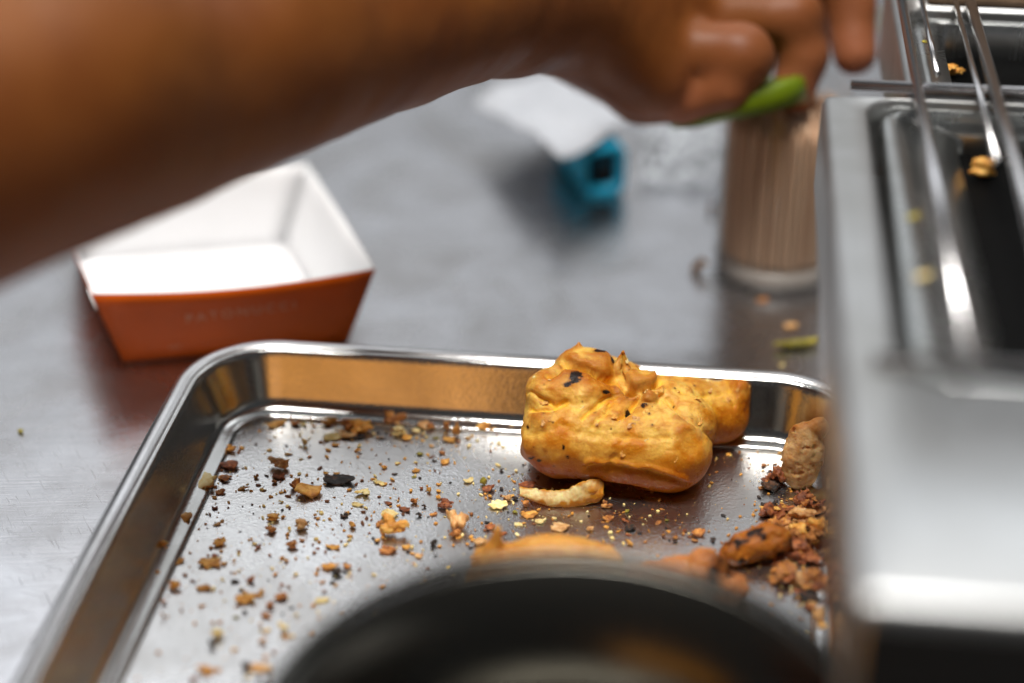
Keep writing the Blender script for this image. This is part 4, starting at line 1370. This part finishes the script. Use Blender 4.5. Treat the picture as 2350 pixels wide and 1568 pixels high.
# the crumb pile along the side wall under the stand
pile_rng = random.Random(9)
for (cx, cy, sx, sy, n, kinds) in ((1855, 1150, 26, 16, 16, ('brown', 'red', 'tan', 'gold')), (1790, 1165, 45, 12, 16, ('red', 'brown', 'char', 'gold')), (1850, 1205, 30, 28, 18, ('gold', 'tan', 'brown')), (1795, 1195, 32, 18, 10, ('red', 'char', 'tan')),
                                   (1850, 1265, 30, 20, 16, ('brown', 'gold', 'red')), (1800, 1315, 38, 18, 14, ('brown', 'tan', 'gold')), (1862, 1330, 24, 24, 18, ('brown', 'gold', 'red')), (1830, 1240, 40, 24, 16, ('brown', 'red', 'gold')), (1868, 1400, 18, 30, 8, ('gold', 'char', 'tan')), (1768, 1100, 12, 14, 6, ('red', 'char', 'brown')), (1770, 1005, 22, 8, 4, ('tan', 'brown'))):
    for k in range(n):
        x = min(cx + pile_rng.gauss(0, 0.55) * sx, 1888); y = cy + pile_rng.gauss(0, 0.55) * sy
        w = pile_rng.uniform(14, 44)
        z = FLOOR_Z + (pile_rng.random() ** 2) * 0.004 * (1 if n > 10 else 0)
        kd = pile_rng.choice(kinds)
        if kd in ('gold', 'tan') and pile_rng.random() < 0.6: kd = pile_rng.choice(('brown', 'red'))
        word = {'gold': 'golden', 'tan': 'tan', 'brown': 'brown', 'red': 'dark brown', 'char': 'charred'}[kd]
        o = crumb('flake', x, y, w * 1.15, w * pile_rng.uniform(0.4, 0.9), kd, z=z, style='flake' if pile_rng.random() < 0.65 else 'lump')
        o['label'] = '%s flake heaped in the crumb pile below the steel stand' % word
        o['group'] = '%s flakes of the crumb pile' % word
        o.rotation_euler = (pile_rng.uniform(-.7, .7) if z > FLOOR_Z + .001 else 0, pile_rng.uniform(-.5, .5) if z > FLOOR_Z + .001 else 0, pile_rng.uniform(0, 6.28))
for x, y, w, h, k, lab in ((1840, 1185, 62, 55, 'tan', 'shiny pale golden chunk in the middle of the crumb pile'), (1872, 1215, 45, 80, 'gold', 'golden chunk at the wall side of the crumb pile'), (1832, 1262, 60, 52, 'red', 'dark hollow crumb at the near end of the pile'), (1785, 1095, 50, 55, 'red', 'very dark crumb at the foot of the upright bread chunk')):
    crumb('crumb', x, y, w, h, k, label=lab, style='lump')
# fine dust nobody could count
def dust():
    r = random.Random(3)
    near = [(o.location.x, o.location.y) for o in COL.objects if o.name.startswith(('crumb', 'flake')) and o.get('category') and o.location.z < 0.01]
    ico = bmesh.new(); bmesh.ops.create_icosphere(ico, subdivisions=1, radius=1.0)
    iv = np.array([v.co[:] for v in ico.verts]); fi = [[v.index for v in f.verts] for f in ico.faces]; ico.free()
    for kind, word, n in (('gold', 'golden', 1500), ('brown', 'brown', 800), ('pale', 'pale yellow', 900), ('char', 'black', 300)):
        V, F = [], []
        for k in range(n):
            if r.random() < 0.6:
                x, y = r.choice(near); x += r.gauss(0, 0.0045); y += r.gauss(0, 0.0045)
                p = np.array([x, y, 0.0])
                q = p - T_ORG; w, l = q @ EW, q @ ED
            elif r.random() < 0.25:
                w = r.uniform(-HW + 0.021, HW - 0.021); l = HL - 0.019 - abs(r.gauss(0, 0.006))
            else:
                w = r.uniform(-HW + 0.021, HW - 0.021); l = r.uniform(-0.05, HL - 0.021)
            if abs(w) > HW - 0.019 or abs(l) > HL - 0.019: continue
            p = T_ORG + EW * w + ED * l
            sz = 0.00010 + 0.00055 * r.random() ** 3
            b = len(V)
            a = r.uniform(0, 6.28); sx, sy = r.uniform(.8, 2.0), r.uniform(.7, 1.2)
            jit = np.array([r.uniform(.7, 1.3) for _ in iv])
            u = iv * jit[:, None] * [sx, sy, 0.7] * sz
            u = np.stack([u[:, 0] * math.cos(a) - u[:, 1] * math.sin(a), u[:, 0] * math.sin(a) + u[:, 1] * math.cos(a), u[:, 2]], 1)
            V.extend(u + [p[0], p[1], FLOOR_Z + sz * 0.5])
            F.extend([[b + t for t in f] for f in fi])
        o = mesh_obj('crumb_dust', V, F, CM[kind], smooth=False)
        tag(o, 'fine %s crumb dust sprinkled over the whole tray floor' % word, 'crumbs', kind='stuff')
dust()
# scraps on the counter and on the stand
for x, y, w, h, k, lab in ((1606, 612, 36, 44, 'gold', 'golden crumb on the counter at the foot of the jar'), (1634, 480, 16, 26, 'brown', 'brown crumb on the counter behind the foot of the jar'), (1813, 746, 30, 16, 'tan', 'pinkish tan crumb on the counter in front of the jar'),
                           (1830, 792, 110, 18, 'olive', 'long yellow green scrap on the counter behind the tray corner'), (1749, 687, 24, 12, 'brown', 'flat brown crumb on the counter under the jar front'), (48, 990, 14, 12, 'olive', 'lone yellow crumb on the counter left of the tray'), (1795, 838, 12, 10, 'pale', 'tiny pale crumb on the counter just behind the tray rim')):
    crumb('crumb', x, y, w, h, k, z=0.0, label=lab)
for x, y, w, h, k, zz, lab in ((2190, 165, 42, 40, 'gold', -0.0154, 'yellow curled scrap on the griddle beyond the crossbar'), (2245, 205, 34, 26, 'olive', 0.0, 'yellow scrap on the divider bar under the rack'), (2252, 388, 58, 60, 'gold', -0.0154, 'bright yellow food scrap on the black griddle'), (2180, 72, 26, 40, 'gold', -0.0154, 'small yellow scrap at the far end of the griddle'),
                               (2222, 280, 26, 70, 'brown', -0.0154, 'browned yellow strip along the pan step')):
    crumb('food_scrap', x, y, w, h, k, z=DECK_Z + zz, label=lab, cat='food scrap')
for x, y, w, h, k, zz, lab in ((2128, 95, 24, 18, 'olive', 0.0, 'small yellow scrap on the far griddle flange'), (2122, 240, 30, 20, 'pale', -0.0052, 'pale yellow smear in the near pan, next to the divider'), (2096, 495, 34, 22, 'olive', -0.0030, 'yellow green scrap midway along the near pan ledge'),
                               (2118, 632, 44, 26, 'pale', -0.0030, 'wide pale yellow smear on the near pan ledge'), (2018, 42, 34, 40, 'olive', -DECK_Z, 'pale green leaf scrap on the counter beyond the fingers')):
    crumb('food_scrap', x, y, w, h * 0.6, k, z=DECK_Z + zz, label=lab, cat='food scrap', style='flake')
